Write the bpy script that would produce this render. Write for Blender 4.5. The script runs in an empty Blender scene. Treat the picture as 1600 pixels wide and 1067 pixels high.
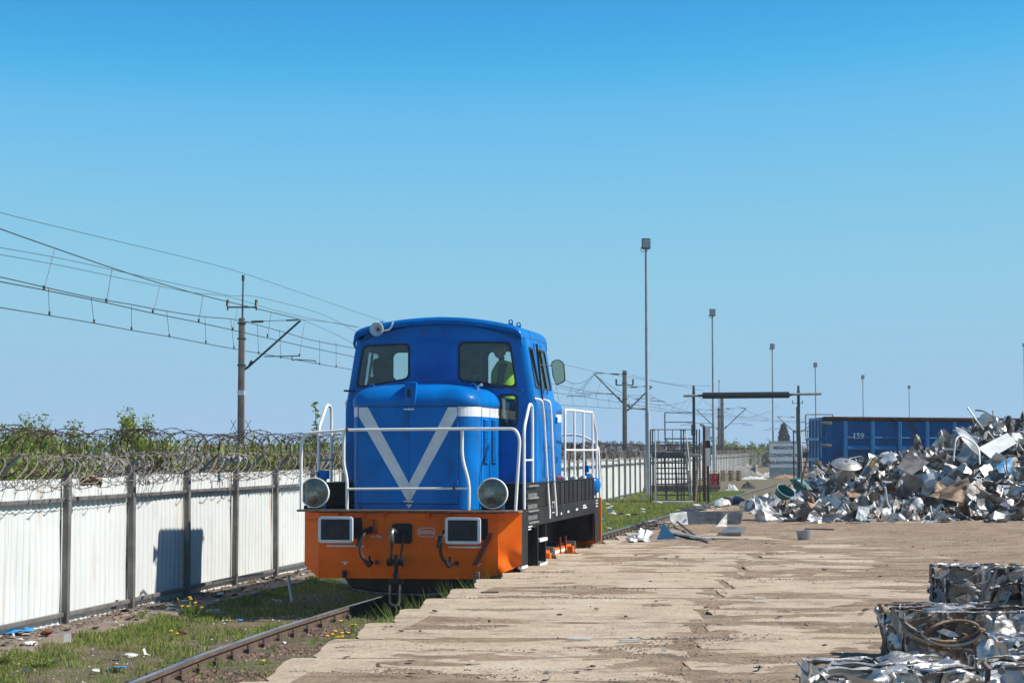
import bpy, math, random
from math import sin, cos, pi, radians, sqrt, atan, atan2
from mathutils import Vector, Matrix, noise, geometry

S = bpy.context.scene
COL = S.collection
random.seed(7)
R = random.Random(11)

# ------------------------------------------------------------------ camera
F = 3000.0
PITCH = atan(169.5 / 3000)
EYE = 2.1
cd = bpy.data.cameras.new('camera'); cam = bpy.data.objects.new('camera', cd); COL.objects.link(cam)
cd.sensor_width = 36; cd.lens = 36 * F / 1600; cd.clip_start = .1; cd.clip_end = 9000
cam.location = (0, 0, EYE); cam.rotation_euler = (pi / 2 + PITCH, 0, 0)
S.camera = cam
S.render.resolution_x = 1024; S.render.resolution_y = 682

# ------------------------------------------------------------------ sky and sun
SUN_EL = radians(45); SUN_AZ = radians(94.5)
W = bpy.data.worlds.new('World'); S.world = W; W.use_nodes = True
nt = W.node_tree; nt.nodes.clear()
sky = nt.nodes.new('ShaderNodeTexSky'); sky.sky_type = 'NISHITA'; sky.sun_disc = False
sky.sun_elevation = SUN_EL; sky.sun_rotation = SUN_AZ
sky.altitude = 1500; sky.air_density = 1.0; sky.dust_density = 0.15; sky.ozone_density = 2.4
vm = nt.nodes.new('ShaderNodeVectorMath'); vm.operation = 'SCALE'; vm.inputs[3].default_value = .115 / 1.25
cv = nt.nodes.new('ShaderNodeRGBCurve')
for ch, pts in ((0, ((0, 0.03), (.11, .045), (.163, .059), (.201, .152), (.299, .268), (.53, .335), (1, .345))),
                (1, ((0, .05), (.18, .2), (.26, .36), (.326, .512), (.447, .588), (.63, .575), (1, .56))),
                (2, ((0, .05), (.3, .42), (.42, .7), (.45, .775), (.503, .838), (.55, .815), (.582, .795), (1, .78)))):
    c = cv.mapping.curves[ch]; c.points[0].location = pts[0]; c.points[1].location = pts[-1]
    for p in pts[1:-1]: c.points.new(*p)
cv.mapping.update()
EXPO = 0.42
vm2 = nt.nodes.new('ShaderNodeVectorMath'); vm2.operation = 'SCALE'; vm2.inputs[3].default_value = 10 / 2 ** EXPO
bg = nt.nodes.new('ShaderNodeBackground'); bg.inputs['Strength'].default_value = 0.1
wo = nt.nodes.new('ShaderNodeOutputWorld')
nt.links.new(sky.outputs[0], vm.inputs[0]); nt.links.new(vm.outputs[0], cv.inputs['Color']); nt.links.new(cv.outputs[0], vm2.inputs[0]); nt.links.new(vm2.outputs[0], bg.inputs['Color']); nt.links.new(bg.outputs[0], wo.inputs['Surface'])
sd = bpy.data.lights.new('sun', 'SUN'); sd.energy = 4.7; sd.angle = radians(.53); sd.color = (1, .95, .87)
so = bpy.data.objects.new('sun', sd); COL.objects.link(so)
sv = Vector((sin(SUN_AZ) * cos(SUN_EL), cos(SUN_AZ) * cos(SUN_EL), sin(SUN_EL)))
so.rotation_euler = sv.to_track_quat('Z', 'Y').to_euler(); so.location = (20, 20, 30)
S.view_settings.view_transform = 'Standard'; S.view_settings.look = 'None'
S.view_settings.gamma = 1; S.view_settings.exposure = EXPO

# ------------------------------------------------------------------ helpers
def ray(px, py):
    a = (px - 800) / F; b = (533.5 - py) / F
    return (a, cos(PITCH) - b * sin(PITCH), sin(PITCH) + b * cos(PITCH))
def atY(px, py, Y):
    d = ray(px, py); k = Y / d[1]; return Vector((d[0] * k, Y, EYE + d[2] * k))
def atZ(px, py, z=0):
    d = ray(px, py); k = (z - EYE) / d[2]; return Vector((d[0] * k, d[1] * k, z))
def fb(x, y, z=0, o=3):
    s = 0; a = 1; f = 1
    for i in range(o):
        s += a * noise.noise((x * f, y * f, z * f)); a *= .5; f *= 2.1
    return s
def tag(o, label=None, cat=None, group=None, kind=None):
    if label: o['label'] = label
    if cat: o['category'] = cat
    if group: o['group'] = group
    if kind: o['kind'] = kind
    return o
def empty(name, loc=(0, 0, 0), rz=0, label=None, cat=None, group=None, kind=None):
    o = bpy.data.objects.new(name, None); COL.objects.link(o); o.location = loc; o.rotation_euler = (0, 0, rz)
    o.empty_display_size = .2
    return tag(o, label, cat, group, kind)
class MB:
    def __init__(s): s.v = []; s.f = []
    def quadbox(s, p):
        n = len(s.v); s.v += [tuple(q) for q in p]
        for q in ((0, 3, 2, 1), (4, 5, 6, 7), (0, 1, 5, 4), (1, 2, 6, 5), (2, 3, 7, 6), (3, 0, 4, 7)):
            s.f.append(tuple(n + i for i in q))
        return s
    def box(s, x0, x1, y0, y1, z0, z1):
        return s.quadbox([(x0, y0, z0), (x1, y0, z0), (x1, y1, z0), (x0, y1, z0), (x0, y0, z1), (x1, y0, z1), (x1, y1, z1), (x0, y1, z1)])
    def bar(s, a, b, w, h, up=(0, 0, 1)):
        a = Vector(a); b = Vector(b); d = (b - a).normalized(); up = Vector(up)
        if abs(d.dot(up)) > .98: up = Vector((0, 1, 0))
        x = d.cross(up).normalized() * w / 2; y = x.cross(d).normalized() * h / 2
        return s.quadbox([a - x - y, a + x - y, a + x + y, a - x + y, b - x - y, b + x - y, b + x + y, b - x + y])
    def tube(s, pts, r, n=8, cap=True, closed=False):
        pts = [Vector(p) for p in pts]; m = len(pts); rs = r if isinstance(r, (list, tuple)) else [r] * m
        base = len(s.v); prev = None
        for i, p in enumerate(pts):
            if closed: d = pts[(i + 1) % m] - pts[i - 1]
            else: d = (pts[min(i + 1, m - 1)] - pts[max(i - 1, 0)])
            d = d.normalized() if d.length > 1e-9 else Vector((0, 0, 1))
            if prev is None:
                u = Vector((0, 0, 1)) if abs(d.z) < .9 else Vector((1, 0, 0))
                x = d.cross(u).normalized()
            else:
                x = (prev - d * prev.dot(d)); x = x.normalized() if x.length > 1e-6 else d.orthogonal().normalized()
            prev = x; y = d.cross(x)
            for k in range(n):
                a = 2 * pi * k / n; s.v.append(tuple(p + (x * cos(a) + y * sin(a)) * rs[i]))
        for i in range(m if closed else m - 1):
            j = (i + 1) % m
            for k in range(n):
                l = (k + 1) % n
                s.f.append((base + i * n + k, base + i * n + l, base + j * n + l, base + j * n + k))
        if cap and not closed:
            s.f.append(tuple(base + k for k in range(n))[::-1]); s.f.append(tuple(base + (m - 1) * n + k for k in range(n)))
        return s
    def cyl(s, a, b, r, r2=None, n=16): return s.tube([a, b], [r, r if r2 is None else r2], n)
    def lathe(s, prof, origin=(0, 0, 0), axis='Z', n=24, cap=False):
        o = Vector(origin); base = len(s.v)
        for (r, h) in prof:
            for k in range(n):
                a = 2 * pi * k / n
                p = {'Z': (r * cos(a), r * sin(a), h), 'Y': (r * cos(a), h, r * sin(a)), 'X': (h, r * cos(a), r * sin(a))}[axis]
                s.v.append(tuple(o + Vector(p)))
        for i in range(len(prof) - 1):
            for k in range(n):
                l = (k + 1) % n; s.f.append((base + i * n + k, base + i * n + l, base + (i + 1) * n + l, base + (i + 1) * n + k))
        if cap:
            s.f.append(tuple(base + k for k in range(n))); s.f.append(tuple(base + (len(prof) - 1) * n + k for k in range(n)))
        return s
    def prism(s, poly, f0, f1, holes=()):
        """poly/holes 2D loops, f0 / f1 map (a,b) to both faces"""
        loops = [poly] + list(holes); flat = [p for l in loops for p in l]
        tris = geometry.tessellate_polygon([[Vector((p[0], p[1], 0)) for p in l] for l in loops])
        n = len(s.v); m = len(flat)
        s.v += [tuple(f0(*p)) for p in flat]; s.v += [tuple(f1(*p)) for p in flat]
        for t in tris: s.f.append(tuple(n + i for i in t)); s.f.append(tuple(n + m + i for i in reversed(t)))
        k = 0
        for l in loops:
            for i in range(len(l)):
                j = (i + 1) % len(l); s.f.append((n + k + i, n + k + j, n + m + k + j, n + m + k + i))
            k += len(l)
        return s
    def grid(s, nu, nv, fn):
        b = len(s.v)
        for j in range(nv + 1):
            for i in range(nu + 1): s.v.append(tuple(fn(i / nu, j / nv)))
        for j in range(nv):
            for i in range(nu):
                a = b + j * (nu + 1) + i; s.f.append((a, a + 1, a + nu + 2, a + nu + 1))
        return s
    def mesh(s, name, mat, smooth=30, bevel=0):
        me = bpy.data.meshes.new(name); me.from_pydata(s.v, [], s.f)
        if mat: me.materials.append(mat)
        import bmesh
        bm = bmesh.new(); bm.from_mesh(me)
        if len(bm.verts) < 60000:
            bmesh.ops.recalc_face_normals(bm, faces=bm.faces)
        if bevel:
            bmesh.ops.remove_doubles(bm, verts=bm.verts, dist=1e-5)
            es = [e for e in bm.edges if len(e.link_faces) == 2 and e.calc_face_angle(0) > .6]
            bmesh.ops.bevel(bm, geom=es, offset=bevel, segments=2, affect='EDGES', profile=.6, clamp_overlap=True)
        bm.to_mesh(me); bm.free()
        if smooth:
            for p in me.polygons: p.use_smooth = True
            me.set_sharp_from_angle(angle=radians(smooth))
        return me
    def build(s, name, mat, parent=None, label=None, cat=None, group=None, kind=None, smooth=30, bevel=0, loc=None):
        o = bpy.data.objects.new(name, s.mesh(name, mat, smooth, bevel)); COL.objects.link(o)
        if parent: o.parent = parent
        if loc: o.location = loc
        return tag(o, label, cat, group, kind)
def inst(me, name, parent=None, loc=(0, 0, 0), rot=(0, 0, 0), sc=(1, 1, 1), mat=None):
    o = bpy.data.objects.new(name, me); COL.objects.link(o); o.location = loc; o.rotation_euler = rot; o.scale = sc
    if parent: o.parent = parent
    if mat: o.material_slots[0].link = 'OBJECT'; o.material_slots[0].material = mat
    return o
def copy_tree(o, parent=None):
    c = o.copy(); COL.objects.link(c); c.parent = parent
    for ch in list(o.children): copy_tree(ch, c)
    return c
def rrect(x0, x1, y0, y1, r, n=4):
    p = []
    for cx, cy, a0 in ((x1 - r, y1 - r, 0), (x0 + r, y1 - r, 90), (x0 + r, y0 + r, 180), (x1 - r, y0 + r, 270)):
        for k in range(n + 1):
            a = radians(a0 + 90 * k / n); p.append((cx + r * cos(a), cy + r * sin(a)))
    return p
def rpoly(pts, r, n=4):
    out = []
    m = len(pts)
    for i in range(m):
        p = Vector(pts[i]); a = Vector(pts[i - 1]); b = Vector(pts[(i + 1) % m])
        ra = min(r, (a - p).length * .45, (b - p).length * .45)
        p0 = p + (a - p).normalized() * ra; p1 = p + (b - p).normalized() * ra
        for k in range(n + 1):
            t = k / n; q = p0 * (1 - t) ** 2 + p * 2 * t * (1 - t) + p1 * t * t; out.append((q.x, q.y))
    return out
def curve_pts(P, n=4):
    Q = [P[0]] + P + [P[-1]]; out = []
    for i in range(1, len(Q) - 2):
        for k in range(n):
            t = k / n; a, b, c, d = Q[i - 1], Q[i], Q[i + 1], Q[i + 2]
            out.append(tuple(.5 * ((2 * b[m]) + (-a[m] + c[m]) * t + (2 * a[m] - 5 * b[m] + 4 * c[m] - d[m]) * t * t + (-a[m] + 3 * b[m] - 3 * c[m] + d[m]) * t ** 3) for m in (0, 1)))
    return out + [P[-1]]
def inset(poly, d):
    m = len(poly); c = Vector((sum(p[0] for p in poly) / m, sum(p[1] for p in poly) / m))
    xs = [p[0] for p in poly]; ys = [p[1] for p in poly]; w = (max(xs) - min(xs)) / 2; h = (max(ys) - min(ys)) / 2
    return [(c.x + (p[0] - c.x) * (1 - d / w), c.y + (p[1] - c.y) * (1 - d / h)) for p in poly]
def arcpts(pts, n=6, r=.12):
    """round the corners of a 3D polyline"""
    P = [Vector(p) for p in pts]; out = [P[0]]
    for i in range(1, len(P) - 1):
        a, p, b = P[i - 1], P[i], P[i + 1]; ra = min(r, (a - p).length * .45, (b - p).length * .45)
        p0 = p + (a - p).normalized() * ra; p1 = p + (b - p).normalized() * ra
        for k in range(n + 1):
            t = k / n; out.append(p0 * (1 - t) ** 2 + p * 2 * t * (1 - t) + p1 * t * t)
    return out + [P[-1]]
def text_mesh(txt, size, mat, ext=.002, bold=0, align='CENTER'):
    c = bpy.data.curves.new('text', 'FONT'); c.body = txt; c.size = size; c.extrude = ext; c.offset = bold
    c.align_x = align; c.align_y = 'CENTER'; c.resolution_u = 3
    o = bpy.data.objects.new('text', c); COL.objects.link(o)
    dg = bpy.context.evaluated_depsgraph_get(); me = bpy.data.meshes.new_from_object(o.evaluated_get(dg))
    COL.objects.unlink(o); bpy.data.objects.remove(o)
    me.materials.clear(); me.materials.append(mat); return me

# ------------------------------------------------------------------ materials
def pmat(name, c1, c2=None, scale=3, rough=.6, metal=0, bump=0, bscale=20, lo=.4, hi=.65, c3=None, s3=8, lo3=.6, hi3=.7,
         stretch=(1, 1, 1), coord='Object', rvar=0, coat=0, island=0, stretch3=None, bumpd=.02, spec=.5, c4=None, s4=1., lo4=.5, hi4=.7, speck=0, sspeck=35):
    m = bpy.data.materials.new(name); m.use_nodes = True; n = m.node_tree; L = n.links; b = n.nodes['Principled BSDF']
    b.inputs['Roughness'].default_value = rough; b.inputs['Metallic'].default_value = metal
    b.inputs['Coat Weight'].default_value = coat; b.inputs['Coat Roughness'].default_value = .08
    b.inputs['Specular IOR Level'].default_value = spec
    if coord == 'World': tc = n.nodes.new('ShaderNodeNewGeometry').outputs['Position']
    else: tc = n.nodes.new('ShaderNodeTexCoord').outputs['Object']
    def mapped(st):
        mp = n.nodes.new('ShaderNodeMapping'); mp.inputs['Scale'].default_value = st; L.new(tc, mp.inputs[0]); return mp.outputs[0]
    def ns(sc, st, det=6, r=.6):
        t = n.nodes.new('ShaderNodeTexNoise'); t.inputs['Scale'].default_value = sc; t.inputs['Detail'].default_value = det
        t.inputs['Roughness'].default_value = r; L.new(mapped(st), t.inputs['Vector']); return t.outputs[0]
    def rampf(src, lo, hi):
        r = n.nodes.new('ShaderNodeMapRange'); r.inputs['From Min'].default_value = lo; r.inputs['From Max'].default_value = hi; L.new(src, r.inputs[0]); return r.outputs[0]
    def mix(f, a, bb):
        x = n.nodes.new('ShaderNodeMix'); x.data_type = 'RGBA'
        if f is not None: L.new(f, x.inputs[0])
        for i, q in ((6, a), (7, bb)):
            if isinstance(q, tuple): x.inputs[i].default_value = (*q, 1)
            else: L.new(q, x.inputs[i])
        return x.outputs[2]
    col = c1
    if c2: col = mix(rampf(ns(scale, stretch), lo, hi), c1, c2)
    if island:
        g = n.nodes.new('ShaderNodeNewGeometry'); h = n.nodes.new('ShaderNodeHueSaturation')
        mr = n.nodes.new('ShaderNodeMapRange'); mr.inputs['To Min'].default_value = 1 - island; mr.inputs['To Max'].default_value = 1 + island
        L.new(g.outputs['Random Per Island'], mr.inputs[0]); L.new(mr.outputs[0], h.inputs['Value'])
        mr2 = n.nodes.new('ShaderNodeMapRange'); mr2.inputs['To Min'].default_value = .5 - island * .05; mr2.inputs['To Max'].default_value = .5 + island * .03
        L.new(g.outputs['Random Per Island'], mr2.inputs[0]); L.new(mr2.outputs[0], h.inputs['Hue'])
        if isinstance(col, tuple): h.inputs['Color'].default_value = (*col, 1)
        else: L.new(col, h.inputs['Color'])
        col = h.outputs[0]
    if c4: col = mix(rampf(ns(s4, (1, 1, 1), 8, .65), lo4, hi4), col, c4)
    if c3:
        f3 = rampf(ns(s3, stretch3 or stretch, 8, .7), lo3, hi3); col = mix(f3, col, c3)
        if metal or rvar:
            x = n.nodes.new('ShaderNodeMapRange'); x.inputs['To Min'].default_value = rough; x.inputs['To Max'].default_value = .8
            L.new(f3, x.inputs[0]); L.new(x.outputs[0], b.inputs['Roughness'])
        if metal:
            x = n.nodes.new('ShaderNodeMapRange'); x.inputs['To Min'].default_value = metal; x.inputs['To Max'].default_value = .1
            L.new(f3, x.inputs[0]); L.new(x.outputs[0], b.inputs['Metallic'])
    elif rvar:
        x = n.nodes.new('ShaderNodeMapRange'); x.inputs['To Min'].default_value = rough - rvar; x.inputs['To Max'].default_value = rough + rvar
        L.new(ns(scale * 1.7, stretch), x.inputs[0]); L.new(x.outputs[0], b.inputs['Roughness'])
    if speck:
        hv = n.nodes.new('ShaderNodeHueSaturation'); q = n.nodes.new('ShaderNodeMapRange'); q.inputs['From Min'].default_value = .3; q.inputs['From Max'].default_value = .7
        q.inputs['To Min'].default_value = 1 - speck; q.inputs['To Max'].default_value = 1 + speck * .6; L.new(ns(sspeck, (1, 1, 1), 4, .75), q.inputs[0]); L.new(q.outputs[0], hv.inputs['Value'])
        if isinstance(col, tuple): hv.inputs['Color'].default_value = (*col, 1)
        else: L.new(col, hv.inputs['Color'])
        col = hv.outputs[0]
    if isinstance(col, tuple): b.inputs['Base Color'].default_value = (*col, 1)
    else: L.new(col, b.inputs['Base Color'])
    if bump:
        bp = n.nodes.new('ShaderNodeBump'); bp.inputs['Strength'].default_value = bump; bp.inputs['Distance'].default_value = bumpd
        L.new(ns(bscale, stretch, 8, .7), bp.inputs['Height']); L.new(bp.outputs[0], b.inputs['Normal'])
    return m
def add_translucency(m, f=.45):
    n = m.node_tree; b = n.nodes['Principled BSDF']; o = n.nodes['Material Output']; t = n.nodes.new('ShaderNodeBsdfTranslucent'); x = n.nodes.new('ShaderNodeMixShader'); x.inputs[0].default_value = f
    n.links.new(b.inputs['Base Color'].links[0].from_socket, t.inputs[0]); n.links.new(b.outputs[0], x.inputs[1]); n.links.new(t.outputs[0], x.inputs[2]); n.links.new(x.outputs[0], o.inputs['Surface'])
def glass_mat(name, tint, f=.1, rough=.02):
    m = bpy.data.materials.new(name); m.use_nodes = True; n = m.node_tree; n.nodes.clear()
    o = n.nodes.new('ShaderNodeOutputMaterial'); t = n.nodes.new('ShaderNodeBsdfTransparent'); g = n.nodes.new('ShaderNodeBsdfGlossy'); x = n.nodes.new('ShaderNodeMixShader')
    lw = n.nodes.new('ShaderNodeFresnel'); lw.inputs['IOR'].default_value = 1.5
    a = n.nodes.new('ShaderNodeMath'); a.operation = 'MULTIPLY_ADD'; a.inputs[1].default_value = .6; a.inputs[2].default_value = f
    t.inputs[0].default_value = (*tint, 1); g.inputs['Roughness'].default_value = rough; g.inputs[0].default_value = (.9, .95, .95, 1)
    n.links.new(lw.outputs[0], a.inputs[0]); n.links.new(a.outputs[0], x.inputs[0]); n.links.new(t.outputs[0], x.inputs[1]); n.links.new(g.outputs[0], x.inputs[2]); n.links.new(x.outputs[0], o.inputs[0])
    return m
M = {}
M['blue'] = pmat('blue_paint', (.0, .175, .56), (.0, .135, .43), 1.1, .34, 0, .15, 3, c4=(.0, .09, .3), s4=.9, lo4=.48, hi4=.75, c3=(.03, .07, .13), s3=4, lo3=.56, hi3=.78, stretch3=(1, 1, .35), rvar=1, coat=.1, bumpd=.03, spec=.1)
M['white_paint'] = pmat('white_paint', (.72, .74, .75), (.6, .62, .62), 3, .4, c3=(.35, .3, .25), s3=14, lo3=.66, hi3=.78, rvar=1)
M['grey_white'] = pmat('stripe_white_paint', (.74, .76, .78), (.62, .65, .68), 4, .4, c3=(.3, .3, .3), s3=20, lo3=.68, hi3=.8, rvar=1)
M['orange'] = pmat('orange_paint', (.92, .16, .006), (.82, .125, .005), 2.2, .42, 0, .15, 9, c3=(.2, .05, .015), s3=9, lo3=.68, hi3=.8, rvar=1, coat=.05, bumpd=.01, spec=.15, c4=(.6, .12, .01), s4=1.4, lo4=.55, hi4=.8)
M['black'] = pmat('black_frame_paint', (.012, .012, .013), (.03, .03, .032), 2.5, .5, 0, .15, 14, c3=(.06, .055, .048), s3=5, lo3=.6, hi3=.85, stretch=(1, 1, .3), rvar=1, bumpd=.01, spec=.2)
M['dark'] = pmat('dark_underframe', (.012, .011, .01), (.03, .026, .022), 6, .7, 0, .3, 30)
M['rubber'] = pmat('black_rubber', (.015, .015, .016), (.03, .03, .03), 8, .6)
M['bufferface'] = pmat('greasy_buffer_steel', (.015, .016, .018), (.03, .03, .033), 5, .7, 0, .2, 25, c3=(.16, .16, .17), s3=16, lo3=.66, hi3=.78)
M['rail_white'] = pmat('handrail_white_paint', (.84, .84, .8), (.74, .74, .7), 9, .4, c3=(.25, .12, .05), s3=22, lo3=.66, hi3=.72, rvar=1)
M['chrome'] = pmat('bright_rim_metal', (.75, .77, .8), (.6, .62, .65), 8, .2, .9)
M['reflector'] = pmat('lamp_reflector', (.5, .52, .48), (.3, .32, .29), 10, .35, .7)
M['steel'] = pmat('worn_steel', (.3, .29, .28), (.14, .12, .11), 9, .4, .8, .2, 30)
M['redpaint'] = pmat('red_paint', (.42, .02, .015), (.25, .012, .01), 8, .45)
M['brownpaint'] = pmat('red_brown_paint', (.18, .03, .02), (.1, .02, .015), 8, .5)
M['glass'] = glass_mat('cab_glass', (.88, .93, .91), .015)
M['lens'] = glass_mat('lamp_lens', (.85, .88, .82), .05, .08)
M['mirror'] = pmat('mirror_glass', (.42, .44, .32), None, 1, .08, 1)  # olive tint paints in the reflection of a high visibility vest
M['interior'] = pmat('cab_interior_paint', (.13, .155, .17), (.08, .1, .11), 4, .7)
M['seatcloth'] = pmat('seat_cloth', (.02, .022, .026), (.035, .035, .04), 9, .85)
M['grime'] = pmat('grimy_edge', (.16, .1, .07), (.3, .2, .13), 14, .8)
M['concrete'] = pmat('slab_concrete', (.55, .425, .3), (.46, .345, .24), 2.6, .92, 0, .8, 16, coord='World', c3=(.2, .145, .1), s3=3.4, lo3=.52, hi3=.7, stretch3=(.7, 1.1, 1), c4=(.64, .53, .4), s4=.8, lo4=.5, hi4=.75, bumpd=.03, speck=.35)
M['dirt'] = pmat('yard_dirt', (.4, .28, .18), (.29, .195, .12), 3.0, .95, 0, 1, 13, coord='World', c3=(.17, .115, .075), s3=2.4, lo3=.5, hi3=.68, stretch3=(.7, 1.1, 1), c4=(.46, .34, .23), s4=.4, lo4=.5, hi4=.72, bumpd=.05, speck=.4)
M['verge'] = pmat('verge_soil', (.2, .145, .09), (.13, .14, .045), 1.5, .95, 0, 1, 24, coord='World', speck=.4, c3=(.36, .29, .22), s3=7, lo3=.56, hi3=.68, bumpd=.05, c4=(.09, .06, .04), s4=3.5, lo4=.52, hi4=.66)
M['ballast'] = pmat('ballast_soil', (.09, .06, .042), (.16, .11, .08), 6, .95, 0, 1, 30, coord='World', c3=(.3, .25, .2), s3=14, lo3=.6, hi3=.68, bumpd=.05)
M['field'] = pmat('field_ground', (.13, .12, .06), (.09, .11, .04), .05, .95, coord='World')
M['kerb'] = pmat('ledge_concrete', (.24, .185, .145), (.17, .125, .095), 3, .93, 0, .9, 20, coord='World', c3=(.1, .07, .05), s3=6, lo3=.55, hi3=.7)
M['block'] = pmat('pale_concrete', (.42, .39, .35), (.3, .28, .25), 6, .92, 0, .7, 22)
M['sheet'] = pmat('fence_sheet_paint', (.68, .7, .675), (.62, .645, .625), .9, .45, 0, 0, 10, coord='World', c3=(.48, .27, .12), s3=3.2, lo3=.565, hi3=.75, stretch3=(2.6, 2.6, .1), stretch=(1, 1, .3), c4=(.55, .58, .55), s4=2.2, lo4=.55, hi4=.8)
M['post'] = pmat('galvanised_post', (.14, .13, .12), (.21, .2, .185), 4, .6, .25, .1, 20, coord='World', c3=(.2, .09, .04), s3=5, lo3=.66, hi3=.75)
M['railtop'] = pmat('polished_rail_head', (.62, .66, .72), (.5, .54, .6), 2, .25, 1, coord='World', stretch=(8, .4, 1))
M['railside'] = pmat('rusty_rail_steel', (.09, .06, .045), (.15, .1, .07), 6, .8, 0, .4, 40, coord='World')
M['sleeper'] = pmat('old_sleeper_timber', (.07, .05, .038), (.13, .1, .08), 5, .9, 0, .7, 20)
M['rustwire'] = pmat('rusty_barbed_wire', (.07, .032, .022), (.04, .02, .016), 8, .85)
M['paleWire'] = pmat('weathered_barbed_wire', (.34, .29, .24), (.18, .14, .11), 6, .75)
M['mast'] = pmat('mast_concrete', (.22, .175, .14), (.15, .12, .1), 3, .9, 0, .4, 18, c3=(.3, .26, .22), s3=5, lo3=.6, hi3=.75)
M['wire'] = pmat('dark_wire', (.03, .03, .03), (.05, .045, .04), 4, .6)
M['insul'] = pmat('dark_insulator', (.025, .02, .02), (.05, .035, .03), 12, .35)
M['galv'] = pmat('light_pole_galvanised', (.4, .43, .45), (.3, .32, .34), 2, .5, .4)
M['lamp'] = pmat('floodlight_grey', (.08, .085, .09), (.12, .12, .12), 5, .5)
M['darksteel'] = pmat('dark_grey_steel', (.045, .055, .06), (.085, .095, .1), 4, .6, .3)
M['greysteel'] = pmat('grey_painted_steel', (.2, .2, .19), (.3, .3, .28), 5, .6, .2, c3=(.3, .17, .08), s3=6, lo3=.62, hi3=.72)
M['rust'] = pmat('rust', (.17, .065, .03), (.09, .035, .02), 7, .9, 0, .5, 30)
M['containerblue'] = pmat('container_blue_paint', (.003, .14, .36), (.003, .1, .27), 1.2, .45, 0, .2, 6, c3=(.12, .065, .045), s3=2.2, lo3=.54, hi3=.66, stretch3=(1, 1, .6), rvar=1, c4=(.12, .16, .22), s4=3.3, lo4=.6, hi4=.8)
M['containerrib'] = pmat('container_lit_rib_blue', (.07, .27, .5), (.04, .2, .42), 2, .5, c3=(.2, .1, .06), s3=3.5, lo3=.58, hi3=.7, rvar=1)  # container blue lightened in colour, standing in for light on ribs and bars
M['stainless'] = pmat('stainless_scrap', (.6, .58, .55), (.3, .29, .27), 2.2, .38, .7, .5, 5, bumpd=.05, rvar=.14, c4=(.26, .24, .21), s4=.9, lo4=.45, hi4=.75)
M['stain2'] = pmat('scratched_aluminium_scrap', (.7, .69, .67), (.45, .44, .42), 3, .45, .55, .5, 4, bumpd=.05, c4=(.25, .22, .19), s4=1.9, lo4=.52, hi4=.7)
M['dull'] = pmat('dull_steel_scrap', (.27, .25, .23), (.13, .12, .11), 3, .45, .5, .6, 5, c3=(.22, .14, .09), s3=4, lo3=.6, hi3=.75, bumpd=.05)
M['brownscrap'] = pmat('brown_stained_scrap', (.26, .18, .12), (.15, .1, .07), 3, .6, .45, .6, 6, bumpd=.05)
M['darkscrap'] = pmat('dark_scrap', (.05, .045, .042), (.1, .09, .08), 4, .55, .6, .6, 8)
M['whitescrap'] = pmat('white_enamel_scrap', (.75, .75, .72), (.6, .6, .57), 3, .4, 0, .2, 5)
M['bluescrap'] = pmat('blue_painted_scrap', (.03, .2, .4), (.06, .25, .42), 3, .45)
M['tealscrap'] = pmat('teal_plastic', (.02, .16, .17), (.015, .1, .11), 4, .5)
M['yellowscrap'] = pmat('yellow_painted_scrap', (.6, .33, .03), (.4, .22, .03), 4, .5)
M['bluerag'] = pmat('bright_blue_plastic', (.02, .28, .6), (.02, .2, .45), 6, .5)
M['whitelitter'] = pmat('pale_litter', (.68, .67, .64), (.4, .38, .35), 9, .8)
M['darklitter'] = pmat('dark_litter', (.06, .05, .045), (.12, .1, .085), 9, .9)
M['wood'] = pmat('weathered_wood', (.34, .22, .13), (.2, .125, .075), 5, .85, 0, .4, 20)
M['tarp'] = pmat('grey_tarp', (.3, .28, .25), (.2, .18, .16), 3, .8)
M['grass'] = pmat('grass_blades', (.16, .25, .035), (.27, .29, .075), 1.2, .7, island=.45, coord='World')
M['drygrass'] = pmat('dry_stalks', (.42, .35, .2), (.3, .26, .13), 1.2, .85, island=.3, coord='World')
M['leaf'] = pmat('spring_leaves', (.17, .24, .025), (.25, .29, .05), .8, .6, island=.4, coord='World')
M['leafdark'] = pmat('dark_needles', (.018, .035, .014), (.03, .05, .02), 1.2, .8, island=.4, coord='World')
M['blossom'] = pmat('pale_blossom', (.5, .46, .4), (.4, .37, .32), 1.5, .8, island=.3, coord='World')
M['twig'] = pmat('bare_twigs', (.13, .1, .08), (.09, .07, .05), 1.5, .9, island=.3, coord='World')
M['bark'] = pmat('bark', (.1, .075, .055), (.06, .045, .035), 8, .9, 0, .5, 20)
M['faroak'] = pmat('far_woodland', (.075, .07, .05), (.06, .075, .035), .03, .95, island=.35, coord='World')
M['yellow'] = pmat('dandelion_petals', (.75, .5, .01), (.8, .42, .01), 30, .6)
M['skin'] = pmat('skin', (.42, .24, .17), (.36, .2, .14), 8, .55)
M['cloth'] = pmat('navy_work_jacket', (.02, .03, .06), (.03, .04, .075), 9, .85)
M['vest'] = pmat('high_visibility_vest', (.45, .8, .02), (.4, .72, .02), 9, .7)
M['cap'] = pmat('dark_cap', (.015, .016, .02), (.02, .02, .025), 9, .85)
M['blackroll'] = pmat('black_roller_rubber', (.012, .013, .016), (.02, .02, .024), 4, .4)

for k_ in ('grass', 'drygrass', 'leaf', 'blossom'): add_translucency(M[k_])
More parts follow.
